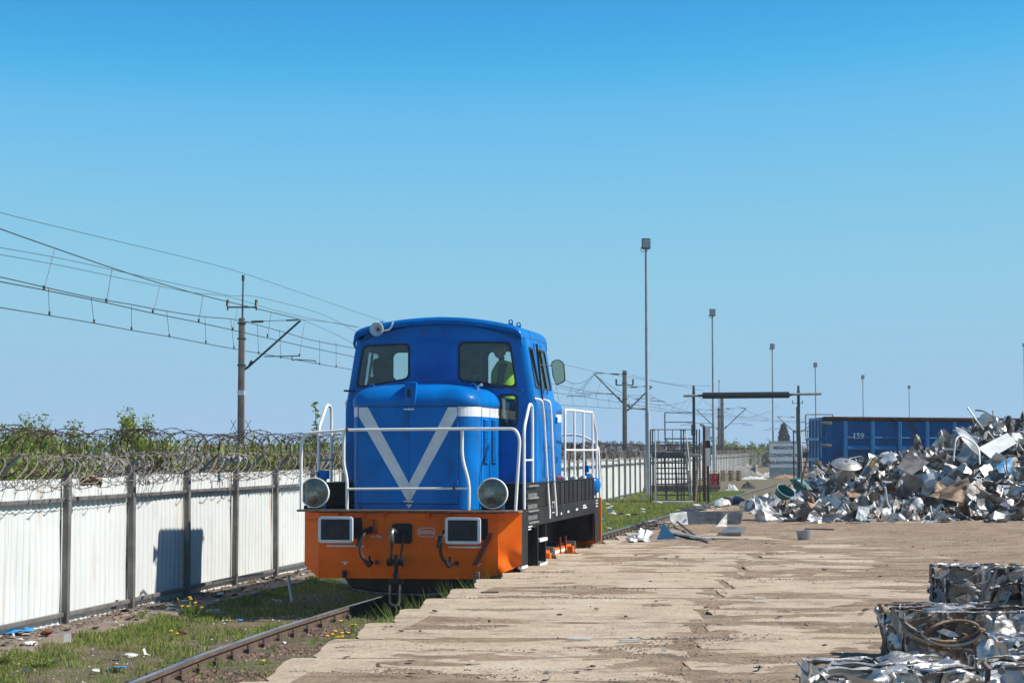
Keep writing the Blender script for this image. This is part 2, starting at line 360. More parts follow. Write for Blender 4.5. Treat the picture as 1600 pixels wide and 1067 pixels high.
# ------------------------------------------------------------------ ground and setting
def track_c(Y):
    d = Y - 26.1
    return -1.43 + .2 * d + (.0061 * d * d if d < 0 else 0)
def fence_x(Y): return -5.79 + .17 * (Y - 24.72)
EDGE = [(9, -2.3), (12.2, -2.05), (13.9, -1.85), (15.57, -1.66), (17.04, -1.4), (18.66, -1.17), (20.2, -.98), (21.5, -.76), (23.6, -.45), (25.7, -.03), (30, .75), (34.4, 1.66), (40, 2.75), (64, 7.6), (75, 9.9)]
def edge_x(Y):
    for (a, xa), (b, xb) in zip(EDGE, EDGE[1:]):
        if Y <= b: return xa + (xb - xa) * (Y - a) / (b - a)
    return EDGE[-1][1]
MB().grid(6, 6, lambda a, b: (-3000 + 6000 * a, -200 + 6200 * b, -.5)).build('ground', M['field'], kind='structure', smooth=0)
def verge_z(x, y):
    c = track_c(y); d = abs(x - c)
    z = -.2 + fb(x * .9, y * .9) * .035 + fb(x * 4, y * 4, 3) * .014
    t = x - (fence_x(y) + 1.0); z += .075 * math.exp(-max(0, t) / .22) * (.6 + fb(x, y * 1.5, 8))
    if d < 1.1: z += (.055 + fb(x * 5, y * 5, 9) * .01) * min(1, (1.1 - d) / .3)
    z += .1 * min(1, max(0, (y - 45) / 25))
    return z
def vfn(a, b):
    y = 8 + 62 * b ** 1.5; x0 = fence_x(y) - .3; x1 = max(edge_x(y) + .6, 0) if y < 60 else edge_x(y) + 2
    x = x0 + (x1 - x0) * a; return (x, y, verge_z(x, y))
MB().grid(90, 330, vfn).build('verge', M['verge'], kind='structure', smooth=60)
def yfn(a, b):
    y = 69.8 + 260 * b * b; x0 = fence_x(y) - 1; x = x0 + 90 * a ** 1.6
    return (x, y, -.1 + fb(x * .3, y * .3) * .05)
MB().grid(60, 80, yfn).build('yard_ground', M['verge'], kind='structure', smooth=60)
def tb(a, b):
    y = 8 + 90 * b ** 1.4; c = track_c(y); x = c - 1.3 + 2.6 * a
    return (x, y, -.15 + fb(x * 6, y * 6, 5) * .02 + fb(x * .8, y * .8, 5) * .02 - (.08 if a in (0, 1) else 0))
MB().grid(24, 420, tb).build('track_bed', M['ballast'], kind='structure', smooth=60)

# railway track
trk = empty('railway_track', (0, 0, 0), kind='structure')
def rail(side):
    top = MB(); body = MB(); ys = [8 + 3 * i for i in range(40)]
    prof = [(-.036, 0), (.036, 0), (.038, -.035), (.01, -.045), (.01, -.125), (.065, -.14), (.065, -.15), (-.065, -.15), (-.065, -.14), (-.01, -.125), (-.01, -.045), (-.038, -.035)]
    b = 0
    for y in ys:
        for (px, pz) in prof: body.v.append((track_c(y) + side * .755 + px, y, pz))
    n = len(prof)
    for i in range(len(ys) - 1):
        for k in range(n): body.f.append((i * n + k, i * n + (k + 1) % n, (i + 1) * n + (k + 1) % n, (i + 1) * n + k))
    r = body.build('rail', M['railside'], trk, smooth=25)
    for i in range(len(ys) - 1):
        x0 = track_c(ys[i]) + side * .755; x1 = track_c(ys[i + 1]) + side * .755
        top.quadbox([(x0 - .031, ys[i], -.006), (x0 + .031, ys[i], -.006), (x1 + .031, ys[i + 1], -.006), (x1 - .031, ys[i + 1], -.006), (x0 - .031, ys[i], .004), (x0 + .031, ys[i], .004), (x1 + .031, ys[i + 1], .004), (x1 - .031, ys[i + 1], .004)])
    top.build('rail_head', M['railtop'], r, smooth=0)
rail(-1); rail(1)
sm = MB().box(-1.25, 1.25, -.13, .13, -.3, -.15).mesh('sleeper', M['sleeper'], bevel=.015)
for i in range(130):
    y = 9 + i * .62; o = inst(sm, 'sleeper', trk, (track_c(y), y, R.uniform(-.012, 0)), (0, 0, -.16 + R.uniform(-.02, .02)))
fm = MB(); fm.box(-.14, .14, -.06, .06, -.15, -.135).box(-.1, -.05, -.05, .05, -.137, -.09).box(.05, .1, -.05, .05, -.137, -.09).cyl((-.075, 0, -.1), (-.075, 0, -.045), .014, n=6).cyl((.075, 0, -.1), (.075, 0, -.045), .014, n=6)
fm = fm.mesh('rail_fastener', M['railside'])
for i in range(130):
    y = 9 + i * .62
    for s in (-1, 1): inst(fm, 'rail_fastener', trk, (track_c(y) + s * .755, y, 0), (0, 0, -.16))

# apron of concrete slabs and dirt
apr = empty('concrete_apron', (0, 0, 0), kind='structure')
def slab_mesh(seed, L):
    def fn(u, v, top):
        x = u * L; y = v * 1.515
        e = min(x, L - x, y, 1.515 - y)
        z = .0 + fb(x * 1.3 + seed, y * 1.3, seed) * .008
        if e < .03: z -= .007
        cr = max(0, 1 - min(y, 1.515 - y) / .16) ** 2
        if u < .1: x += .055 * cr * (1 - u / .1)
        x += fb(y * 3, seed, 1) * .02 if (u in (0, 1)) else 0; y += fb(x * 2, seed, 5) * .012 if v in (0, 1) else 0
        return (x, y, z)
    us = [0, .008] + [i / 14 for i in range(1, 14)] + [.992, 1]; vs = [0, .018] + [i / 8 for i in range(1, 8)] + [.982, 1]
    m = MB(); nu = len(us) - 1
    m.grid(nu, len(vs) - 1, lambda a, b: fn(us[round(a * nu)], vs[round(b * (len(vs) - 1))], 1))
    bpts = [(0, 0), (L, 0), (L, 1.515), (0, 1.515)]
    for k in range(4):
        (x0, y0), (x1, y1) = bpts[k], bpts[(k + 1) % 4]
        m.grid(12, 1, lambda a, b: (x0 + (x1 - x0) * a, y0 + (y1 - y0) * a, -.018 - .16 * b))
    return m.mesh('slab', M['concrete'], smooth=50)
SL = [slab_mesh(i * 3.7, 3.0) for i in range(5)]
ROWS = []
yy = 10.7 - 1.53
while yy < 62:
    ROWS.append((yy, edge_x(yy + .75) - .02 + R.uniform(-.04, .04))); yy += 1.53
for (y, x) in ROWS:
    for c in range(4 if y < 36 else 2):
        inst(R.choice(SL), 'slab', apr, (x + c * 3.07 + (R.uniform(0, .12) if c else 0), y, .47 + R.uniform(-.003, .002) - (0, .002, .006, .01)[c]), (R.uniform(-.0025, .0025), R.uniform(-.0015, .0015), R.uniform(-.005, .005)))
base = MB()
for (y, x) in ROWS: base.box(x + .13, x + 1.5, y, y + 1.53, -.3, .3)
base.build('apron_footing', M['kerb'], apr, smooth=0)
def dirt_z(x, y):
    z = .4655 + fb(x * .35, y * .5, 2) * .014 + fb(x * .8, y * 1.6, 7) * .014 + fb(x * 3, y * 6, 4) * .006
    j = x - edge_x(y) - 3.07
    z -= .03 * math.exp(-(j / .09) ** 2) * (.35 + fb(x * 1, y * 1.3, 9))
    t = min(1, max(0, (x - edge_x(y) - 4.5) / 4)); z += .022 * t + .02 * min(1, max(0, (y - 30) / 8))
    # joint gaps stay low on the near side
    if y > 62: z -= min(.5, (y - 62) * .04)
    return z
def dfn(a, b):
    y = 9.6 + 62 * b ** 1.35; x0 = edge_x(y) + .32; x = x0 + 26 * a ** 1.5
    return (x, y, dirt_z(x, y) - (.1 if a == 0 else 0))
MB().grid(240, 480, dfn).build('yard_dirt', M['dirt'], kind='structure', smooth=60)
# ledge at the fence foot
led = MB()
def lfn(a, b):
    y = 10 + 60 * b; x0 = fence_x(y) - .25; w = 1.22 + .07 * fb(y * 1.5, 0) + .05 * fb(y * 5, 3); x = x0 + w * min(a, .96) / .96
    if a == 1: return (x + .03, y, -.4)
    return (x, y, -.115 + fb(x * 2, y * 2, 1) * .018 - (.02 if a > .94 else 0))
led.grid(12, 240, lfn).build('concrete_ledge', M['kerb'], kind='structure', smooth=40)

# ------------------------------------------------------------------ fence
fen = empty('corrugated_fence', (fence_x(24.72), 24.72, -.21), -atan(.17), 'long white corrugated sheet fence on grey posts topped with arms for wire', 'fence')
fen.scale = (1.1, 1.1, 1.1)
def sheet_mesh(seed):
    m = MB(); L = 2.1; p = []; x = 0; pitch = .162
    while x < L - .001:
        for dx, dd in ((0, 0), (.07, 0), (.085, .012), (.125, .012), (.14, 0)):
            if x + dx <= L: p.append((x + dx, dd))
        x += pitch
    p.append((L, 0)); n = len(p)
    rows = [(.03, 0), (.6, .006), (1.2, -.005), (1.76, 0)]
    for (z, o) in rows:
        for (s, d) in p: m.v.append((d + o * sin(s * 2.5 + seed) + .012 * noise.noise((s, z, seed)), s, z + (.012 * noise.noise((s * 2, seed, 0)) if z > 1.7 else 0)))
    for j in range(3):
        for i in range(n - 1): m.f.append((j * n + i, j * n + i + 1, (j + 1) * n + i + 1, (j + 1) * n + i))
    return m.mesh('corrugated_panel', M['sheet'], smooth=0)
SH = [sheet_mesh(i) for i in range(4)]
pm = MB().box(-.035, .04, -.043, .043, -.1, 1.83).mesh('fence_post', M['post'], bevel=.006)
am = MB().bar((0, 0, 1.8), (.2, .12, 2.06), .045, .03).mesh('wire_arm', M['darksteel'])
rm = MB().box(0, .045, 0, 2.02, -.024, .024).mesh('fence_rail', M['post'], bevel=.004)
DS = 2.118
for i in range(-6, 118):
    s = i * DS
    inst(SH[i % 4], 'corrugated_panel', fen, (0, s + .01, R.uniform(-.015, .015)), (0, R.uniform(-.006, .006), 0))
    inst(pm, 'fence_post', fen, (.07, s, 0), (R.uniform(-.008, .008), R.uniform(-.006, .006), 0))
    inst(am, 'wire_arm', fen, (.07, s, 0), (0, R.uniform(-.1, .1), R.uniform(-.2, .2)))
    inst(rm, 'fence_rail', fen, (.03, s + .05, 1.52 + R.uniform(-.01, .01))); inst(rm, 'fence_rail', fen, (.03, s + .05, .2 + R.uniform(-.015, .015)))
def coil(name, mat, x0, z0, rad, pitch, s0, s1, label, barb, rr=.006, fine=26):
    m = MB(); s = s0; pts = []; ph = 0; i = 0; near = True
    def flush(pts, r, n):
        if len(pts) > 2: m.tube(pts, r, n, cap=False)
    while s < s1:
        far = s > 22
        seg = fine if not far else 10 if s < 90 else 7
        k = 2 * pi / seg
        ph += k; s += pitch * (1 if not far else 1.5 if s < 90 else 2.4) / seg * (1 + .35 * sin(s * 1.7) + .3 * sin(s * 4.1))
        r = rad * (1 + .16 * noise.noise((s * 1.3, 0, rad)) + .1 * sin(ph * .5 + s))
        cx = x0 + .06 * noise.noise((s * .8, 3, 0)); cz = z0 + .09 * noise.noise((s * .7, 9, rad)) 
        p = Vector((cx + r * cos(ph), s + .1 * sin(ph * 2.0) + .14 * cos(ph + s), cz + r * sin(ph) * .95)); pts.append(p)
        i += 1
        if not far and i % 2 == 0 and s > -9 and barb:
            for q in range(2):
                d = Vector((R.uniform(-1, 1), R.uniform(-1, 1), R.uniform(-1, 1))).normalized() * .024
                m.bar(p - d, p + d, .006, .005)
        if len(pts) > 400: flush(pts, rr if not far else rr * 1.5, 4 if not far else 3); pts = [pts[-1]]
    flush(pts, rr * 1.4, 3)
    # straight line wires
    for (dx, dz) in ((0, rad * .8), (.1, -rad * .7)):
        m.tube([(x0 + dx, s0 + (s1 - s0) * t / 60, z0 + dz + .03 * sin(t * 1.9)) for t in range(61)], .004, 3)
    o = m.build(name, mat, None, label, 'barbed wire', smooth=0)
    o.location = fen.location; o.rotation_euler = fen.rotation_euler; o.scale = fen.scale; return o
coil('barbed_wire_coil', M['rustwire'], -.02, 2.07, .29, .27, -12, 235, 'tall rusty dark coil of barbed wire along the top of the white fence', True, .0052)
coil('barbed_wire_coil', M['paleWire'], .22, 1.87, .2, .38, -12, 235, 'smaller pale weathered wire coil hanging on the yard side of the white fence', True, .0052, 22)
# stray plastic rags caught in the wire
def rag(px, py, w, h, mat, label):
    p = None
    Y = 20
    for _ in range(40):
        q = ray(px, py); X = q[0] / q[1] * Y; Y += (X - fence_x(Y) - .25) / (.17 - q[0] / q[1]) if abs(.17 - q[0] / q[1]) > .01 else 0
    p = atY(px, py, Y); m = MB()
    m.grid(12, 6, lambda a, b: (p.x + (a - .5) * w, p.y + .08 * fb(a * 5, b * 4, px), p.z + (b - .5) * h * (1 - .7 * abs(a - .4)) + .05 * fb(a * 4, b * 3, px + 4)))
    m.grid(9, 5, lambda a, b: (p.x + (a - .6) * w * .7, p.y - .04 + .1 * fb(a * 6, b * 5, px + 9), p.z + (b - .4) * h * .8 + .06 * fb(a * 5, b * 5, px + 2)))
    m.build('torn_plastic_rag', mat, None, label, 'plastic rag', smooth=60)
rag(366, 718, .42, .12, M['whitelitter'], 'white shredded plastic caught in the wire by the overhead mast')
rag(142, 752, .3, .12, M['wood'], 'brownish tangled rag caught low in the wire right of the leftmost post')
rag(228, 754, .13, .07, M['whitelitter'], 'small pale rag in the wire between the second and third fence posts')

# ------------------------------------------------------------------ locomotive
LA = atan(.2)
LO = Vector((-1.43, 26.1, 0))
loco = empty('shunting_locomotive', LO, -LA, 'blue shunting locomotive with orange buffer beam and white V on its bonnet', 'locomotive')
B = M['blue']
# --- frame and beam
def beam():
    m = MB()
    t = .03
    main = [(-1.24, .36), (1.07, .37), (1.27, .43), (1.27, 1.25), (-1.24, 1.25)]
    m.prism(main, lambda a, b: (a, 0, b), lambda a, b: (a, t, b))
    bb = m.build('buffer_beam', M['orange'], loco, smooth=20, bevel=.004)
    for name, q in (('l', [(-1.24, 0, .36), (-1.48, .14, .53), (-1.48, .14, 1.25), (-1.24, 0, 1.25)]), ('r', [(1.27, 0, .43), (1.56, .14, .56), (1.56, .14, 1.26), (1.27, 0, 1.25)])):
        w = MB(); A, Bq, C, D_ = [Vector(x) for x in q]
        def g(a, b):
            p = (A * (1 - a) + Bq * a) * (1 - b) + (D_ * (1 - a) + C * a) * b
            dent = .035 * math.exp(-((b - .12) / .18) ** 2) * math.sin(a * 6 + b * 9) if name == 'r' else 0
            return (p.x, p.y - dent + .004, p.z)
        w.grid(12, 16, g); w.grid(12, 16, lambda a, b: Vector(g(a, b)) + Vector((0, .02, 0)))
        w.build('beam_wing', M['orange'], loco, smooth=45)
        # return plate behind the wing
        sg = 1 if name == 'r' else -1; x = q[1][0]
        MB().box(min(x - sg * .02, x - sg * .006), max(x - sg * .02, x - sg * .006), .15, .62, .55, 1.25).build('beam_return', M['black'] if 1 else 0, loco)
    MB().box(-1.52, 1.57, -.1, .18, 1.262, 1.29).build('deck_lip', M['grime'], loco, bevel=.004)
    for u in (-.95, -.59, -.3, .32, .6, .95):
        MB().prism([(-.09, 1.258), (-.002, 1.258), (-.002, 1.17)], lambda a, b: (u, a, b), lambda a, b: (u + .014, a, b)).build('gusset', M['orange'], loco, smooth=0)
    MB().box(-1.4, 1.4, -.014, -.001, 1.14, 1.165).build('beam_rib', M['orange'], loco, bevel=.003)
beam()
MB().box(-1.48, 1.5, .16, 7.36, 1.22, 1.285).build('deck_plate', M['black'], loco, bevel=.005)
# rear beam
MB().prism([(-1.2, .4), (1.2, .4), (1.54, .55), (1.54, 1.28), (-1.48, 1.28), (-1.48, .55)], lambda a, b: (a, 7.4, b), lambda a, b: (a, 7.44, b)).build('buffer_beam', M['orange'], loco, bevel=.004)
for x0, x1 in ((.9, 1.5), (-1.46, -.9)):
    o = MB().box(x0, x1, .74, 6.9, 1.287, 1.62).build('side_tank', M['black'], loco, bevel=.008)
    MB().box(x0 - .01, x1 + .02, .72, 6.93, 1.622, 1.64).build('walkway_plate', M['grime'] if 0 else M['black'], o, bevel=.003)
    for k in range(7): MB().box(x0 + .05, x1 - .06, .715, .745, 1.32 + k * .04, 1.335 + k * .04).build('grille_slat', M['dark'], o, smooth=0)
for s in (1, -1):
    X = 1.5 if s > 0 else -1.46
    def side(poly, nm, mat=M['black'], d=.02, off=0):
        return MB().prism(poly, lambda a, b: (X + s * off, a, b), lambda a, b: (X + s * (off - d), a, b)).build(nm, mat, loco, bevel=.003, smooth=20)
    side([(1.53, 1.0), (1.6, 1.04), (6.8, 1.04), (6.85, .96), (6.9, .55), (7.38, .55), (7.38, 1.284), (1.53, 1.284)], 'side_frame', off=.012)
    side([(.18, .53), (.66, .53), (.66, .98), (.74, 1.05), (1.53, 1.0), (1.53, 1.284), (.18, 1.284)], 'side_frame', off=.012)
    side([(1.5, .46), (1.54, .46), (1.56, 1.04), (1.5, 1.04)], 'step_hanger', off=.03, d=.12)
    side([(2.12, .46), (2.16, .46), (2.18, 1.04), (2.14, 1.04)], 'step_hanger', off=.03, d=.12)
    MB().box(min(X - s * .1, X - s * .12), max(X - s * .1, X - s * .12), 1.54, 2.14, .46, 1.03).build('step_back', M['dark'], loco)
    for z, y0 in ((.47, 1.54), (.8, 1.54)): MB().box(min(X - s * .1, X + s * .05), max(X - s * .1, X + s * .05), 1.54, 2.14, z, z + .03).build('step', M['greysteel'], loco, bevel=.003)
    MB().box(min(X, X + s * .055), max(X, X + s * .055), 1.54, 2.14, .8, .845).build('step_nosing', M['rail_white'], loco)
    MB().box(min(X, X + s * .055), max(X, X + s * .055), 1.54, 2.14, .46, .5).build('step_nosing', M['rail_white'], loco)
    MB().box(min(X, X + s * .055), max(X, X + s * .055), .2, .62, .5, .535).build('step_nosing', M['rail_white'], loco)
    for k, z in enumerate((1.08, 1.24, 1.42, 1.59)):
        MB().box(min(X, X + s * .05), max(X, X + s * .05), .76, 1.5, z, z + .022).build('tread_bar', M['greysteel'], loco, bevel=.003)
    g = MB()
    for i in range(7):
        for j in range(3): g.box(min(X + s * .016, X + s * .03), max(X + s * .016, X + s * .03), .8 + i * .1, .86 + i * .1, 1.13 + j * .155, 1.19 + j * .155)
    g.build('grille', M['greysteel'], loco, kind='stuff', smooth=0)
    # ribs on the tank side, bolts
    for i in range(12):
        MB().box(min(X, X + s * .012), max(X, X + s * .012), 2.3 + i * .4, 2.315 + i * .4, 1.06, 1.6).build('panel_seam', M['dark'], loco, smooth=0)
    # small stencilled plates
    for v, z, w, h in ((.86, 1.03, .3, .035), (.86, .995, .22, .025), (2.75, 1.17, .2, .02), (2.75, 1.32, .2, .02), (2.75, 1.24, .015, .16), (2.94, 1.24, .015, .16), (3.5, 1.12, .1, .05), (4.1, 1.13, .16, .05), (4.9, 1.14, .2, .05), (5.6, 1.15, .4, .04), (5.6, 1.19, .3, .03), (6.95, 1.14, .24, .03), (6.95, 1.19, .24, .03), (6.95, 1.24, .24, .02)):
        MB().box(min(X + s * .0125, X + s * .0155), max(X + s * .0125, X + s * .0155), v, v + w, z, z + h * .7).build('stencil_mark', M['white_paint'], loco, smooth=0)
# underframe
uf = MB(); uf.box(-.85, .85, .35, 7.1, .6, 1.2); uf.box(-1.1, 1.1, .7, 1.3, .75, 1.2)
uf.build('underframe', M['dark'], loco, bevel=.01)
MB().box(-1.38, 1.4, 6.95, 7.37, .56, 1.2).build('rear_box', M['dark'], loco)
MB().prism([(-.95, .355), (.85, .355), (.72, .14), (-.8, .16)], lambda a, b: (a, .25, b), lambda a, b: (a, .32, b)).build('rail_guard', M['black'], loco, bevel=.01)
MB().tube([(-.98, .22, .22), (-.5, .2, .15), (.2, .2, .13), (.85, .22, .2)], .018, 8).build('guard_pipe', M['steel'], loco)
for v in (2.1, 4.1, 6.1):
    for s in (1, -1):
        w = MB().lathe([(.0, .02), (.1, .03), (.12, .012), (.4, .0), (.42, .03), (.455, .03), (.455, -.09), (.49, -.1), (.49, -.125), (.0, -.125)], (s * .84, v, .46), 'X', 28) if s > 0 else MB().lathe([(.0, -.02), (.1, -.03), (.12, -.012), (.4, 0), (.42, -.03), (.455, -.03), (.455, .09), (.49, .1), (.49, .125), (.0, .125)], (s * .84, v, .46), 'X', 28)
        w = w.build('wheel', M['dark'], loco)
        MB().cyl((s * .86, v, .5), (s * 1.3, v, .5), .07).build('crank_pin', M['steel'], w)
    MB().cyl((-.8, v, .46), (.8, v, .46), .08).build('axle', M['dark'], loco)
for s in (1, -1):
    rd = MB().box(min(s * 1.19, s * 1.25), max(s * 1.19, s * 1.25), 2.1, 6.1, .44, .56).build('coupling_rod', M['orange'], loco, bevel=.008)
    MB().box(min(s * 1.25, s * 1.254), max(s * 1.25, s * 1.254), 2.2, 6.0, .475, .525).build('rod_flute', M['rail_white'], rd, smooth=0)
    for v in (2.1, 4.1, 6.1): MB().cyl((s * 1.15, v, .5), (s * 1.3, v, .5), .11, n=20).build('rod_bearing', M['steel'], rd)
    for v in (2.8, 3.5, 4.9, 5.4): MB().box(min(s * 1.235, s * 1.27), max(s * 1.235, s * 1.27), v, v + .035, .42, .72).build('brake_hanger', M['orange'] if v < 4 else M['brownpaint'], loco, bevel=.005)
    for v in (.32, 1.66, 3.3, 5.4): MB().box(min(s * 1.28, s * 1.38), max(s * 1.28, s * 1.38), v, v + .14, .38 if v < 1 else .3, .55).build('sand_pipe_bracket', M['orange'], loco, bevel=.006)
    MB().tube(arcpts([(s * 1.2, 2.9, 1.0), (s * 1.2, 2.9, .7), (s * 1.2, 3.4, .65), (s * 1.2, 3.4, .4)]), .025).build('sand_pipe', M['brownpaint'], loco)
# buffers
for u, name in ((-.87, 'L'), (.88, 'R')):
    for vb, d in ((0, -1), (7.44, 1)):
        bp = MB().prism(rrect(u - .24, u + .24, .86, 1.21, .04), lambda a, b: (a, vb + d * .44, b), lambda a, b: (a, vb + d * .4, b)).build('buffer', M['white_paint'], loco, bevel=.006)
        MB().prism(rrect(u - .2, u + .2, .9, 1.175, .012), lambda a, b: (a, vb + d * .4405 + d * .003, b), lambda a, b: (a, vb + d * .438, b)).build('buffer_face', M['bufferface'], bp)
        MB().lathe([(0, -.0), (.09, 0), (.115, .002), (.118, .0045), (.125, .0045), (.128, 0)][::-1], (u, vb + d * .449, 1.035), 'Y', 32).build('worn_ring', M['bufferface'], bp)
        MB().cyl((u, vb + d * .4, 1.035), (u, vb + d * .2, 1.035), .085).cyl((u, vb + d * .22, 1.035), (u, vb + d * .02, 1.035), .115).build('buffer_stock', M['black'], bp)
        MB().box(u - .13, u + .25, min(vb, vb + d * .018), max(vb, vb + d * .018), .9, 1.18).build('buffer_flange', M['black'], bp, bevel=.005)
        for k in (.94, 1.14): MB().cyl((u + .22, vb + d * .018, k), (u + .22, vb + d * .04, k), .02, n=6).build('bolt', M['black'], bp)
for u in (-.84, .86): MB().cyl((u - .26, -.05, .8), (u + .26, -.05, .8), .014, n=8).build('shunter_bar', M['rail_white'], loco)
# coupling
cp = MB().prism(rrect(-.2, .08, .84, 1.11, .04), lambda a, b: (a, -.02, b), lambda a, b: (a, 0, b)).build('drawhook_plate', M['black'], loco, bevel=.004)
MB().tube(arcpts([(-.11, -.02, 1.0), (-.11, -.25, 1.0), (-.11, -.36, .97), (-.11, -.36, .88), (-.1, -.28, .84)]), [.035] * 3 + [.035] * 30, 10) if 0 else None
hk = [(-.12, -.02, .99), (-.12, -.16, 1.0), (-.12, -.28, 1.03), (-.12, -.33, 1.0), (-.12, -.34, .92), (-.12, -.3, .86), (-.12, -.24, .86)]
MB().tube(hk, [.035, .035, .032, .036, .038, .034, .02], 10).build('drawhook', M['steel'], cp, smooth=60)
MB().tube(arcpts([(-.155, -.14, .98), (-.16, -.2, .66), (-.16, -.2, .6)]), .017, 8).tube(arcpts([(.0, -.14, .98), (-.02, -.2, .66), (-.02, -.2, .6)]), .017, 8).build('coupling_shackle', M['black'], cp)
MB().cyl((-.2, -.2, .6), (.02, -.2, .6), .035, n=12).cyl((-.21, -.2, .6), (-.16, -.2, .6), .055, n=12).cyl((-.02, -.2, .6), (.03, -.2, .6), .055, n=12).build('coupling_trunnion', M['black'], cp)
MB().cyl((-.09, -.2, .7), (-.09, -.2, .34), .028, n=12).cyl((-.09, -.2, .64), (-.09, -.2, .55), .05, n=12).cyl((-.09, -.2, .45), (-.09, -.2, .4), .045, n=12).build('coupling_screw', M['black'], cp)
MB().box(-.19, .01, -.24, -.16, .3, .38).build('coupling_nut', M['black'], cp, bevel=.02)
MB().tube(arcpts([(-.17, -.2, .34), (-.17, -.2, .02), (-.03, -.2, .02), (-.03, -.2, .34)], r=.07), .02, 10).build('coupling_link', M['steel'], cp)
# brake hoses
for u0, sg in ((-.53, -1), (.58, -1)):
    ho = MB().tube(arcpts([(u0 + .02, -.01, 1.02), (u0, -.12, 1.0), (u0 - .04, -.2, .92), (u0 - .06, -.22, .75), (u0 - .02, -.22, .64), (u0 + .06, -.18, .57)], r=.1), .022, 10).build('brake_hose', M['rubber'], loco, smooth=60)
    MB().cyl((u0 + .05, -.02, 1.03), (u0 - .02, -.13, .99), .042, n=12).cyl((u0 - .05, -.19, .95), (u0 - .07, -.2, .88), .036, n=12).build('hose_valve', M['black'], ho)
    MB().tube([(u0 - .06, -.2, .9), (u0 - .09, -.22, .8)], .03, 10).build('hose_sleeve', M['rubber'], ho)
    MB().cyl((u0 + .04, -.2, .55), (u0 + .09, -.16, .6), .038, n=12).box(u0 + .055, u0 + .075, -.2, -.16, .58, .68).build('hose_coupling', M['black'], ho)
    MB().box(u0 + .07, u0 + .09, -.06, -.03, 1.0, 1.16).build('valve_handle', M['redpaint'], ho, bevel=.003)
    MB().box(u0 + .02, u0 + .12, -.04, -.002, .97, 1.02).build('valve_bracket', M['redpaint'], ho, bevel=.003)
    MB().lathe([(.0, -.005), (.035, -.004), (.035, 0)], (u0 + .12, 0, .58), 'Y', 14).build('hose_rest', M['brownpaint'], ho)
MB().prism([(1.13, .98), (1.2, 1.0), (1.18, .9), (.99, .55), (.93, .57), (1.1, .9)], lambda a, b: (a, -.05, b), lambda a, b: (a, -.075, b)).build('drag_shoe', M['brownpaint'], loco, bevel=.004)
for u, mt in ((-.86, M['black']), (1.0, M['greysteel'])): MB().box(u - .025, u + .025, -.06, -.002, .37, .47).build('lower_lug', mt, loco, bevel=.01)
MB().box(.88, 1.14, -.1, -.002, .335, .365).build('foot_plate', M['black'], loco, bevel=.003)
for u in (-.86, 1.0):
    MB().box(u - .05, u + .05, -.004, -.0005, .575, .585).box(u - .014, u + .014, -.004, -.0005, .545, .575).build('lifting_mark', M['white_paint'], loco, smooth=0)
def decal(txt, u, z, size, mat, v=-.003, name='lettering', bold=0):
    o = bpy.data.objects.new(name, text_mesh(txt, size, mat, .0015, bold)); COL.objects.link(o); o.parent = loco
    o.location = (u, v, z); o.rotation_euler = (pi / 2, 0, 0); return o
decal('850kN', .28, .992, .074, M['white_paint'], bold=.0005)
rr_ = rrect(.155, .405, .93, 1.055, .0615, 8)
MB().prism(rr_, lambda a, b: (a, -.004, b), lambda a, b: (a, -.0005, b), holes=[inset(rr_, .007)]).build('lettering_border', M['white_paint'], loco, smooth=0)
decal('0,5 Mpa', -.42, .93, .055, M['white_paint']); decal('0', .42, .915, .055, M['white_paint'])
# headlights
for u in (-1.33, 1.17):
    hl = MB().lathe([(.0, .19), (.06, .19), (.12, .15), (.175, .08), (.19, .0), (.2, -.01)], (u, .12, 1.515), 'Y', 32).build('headlight', B, loco, smooth=50)
    MB().lathe([(.2, .02), (.21, .01), (.212, -.02), (.206, -.036), (.197, -.036), (.192, -.02)], (u, .12, 1.515), 'Y', 36).build('bezel', M['rail_white'], hl, smooth=50)
    MB().lathe([(.193, -.012), (.16, .04), (.1, .08), (.05, .1), (.0, .105)], (u, .12, 1.515), 'Y', 32).build('reflector', M['reflector'], hl, smooth=60)
    MB().cyl((u, .2, 1.515), (u, .13, 1.515), .022, n=12).build('bulb', M['whitescrap'], hl)
    MB().lathe([(.0, -.012), (.055, -.012), (.06, 0)], (u - .02, .128, 1.41), 'Y', 18).build('red_tail_lens', M['brownpaint'], hl)
    MB().lathe([(.193, -.018), (.12, -.03), (.06, -.036), (.0, -.038)], (u, .12, 1.515), 'Y', 32).build('lens', M['lens'], hl, smooth=60)
    MB().box(u + .1, u + .15, .14, .17, 1.3, 1.38).build('clamp', B, hl, bevel=.004); MB().box(u - .1, u + .1, .1, .25, 1.29, 1.31).box(u - .16, u - .12, .12, .2, 1.29, 1.34).build('lamp_foot', M['black'], hl, bevel=.004)
    MB().cyl((u, .15, 1.69), (u, .15, 1.72), .02, n=8).build('lamp_catch', M['chrome'], hl)
MB().box(-1.34, -1.22, .32, .45, 1.7, 1.82).box(-1.36, -1.34, .3, .4, 1.66, 1.8).build('lamp_bracket', B, loco, bevel=.006)
MB().cyl((-1.28, .38, 1.62), (-1.28, .38, 1.7), .035).build('bracket_stem', M['greysteel'], loco)

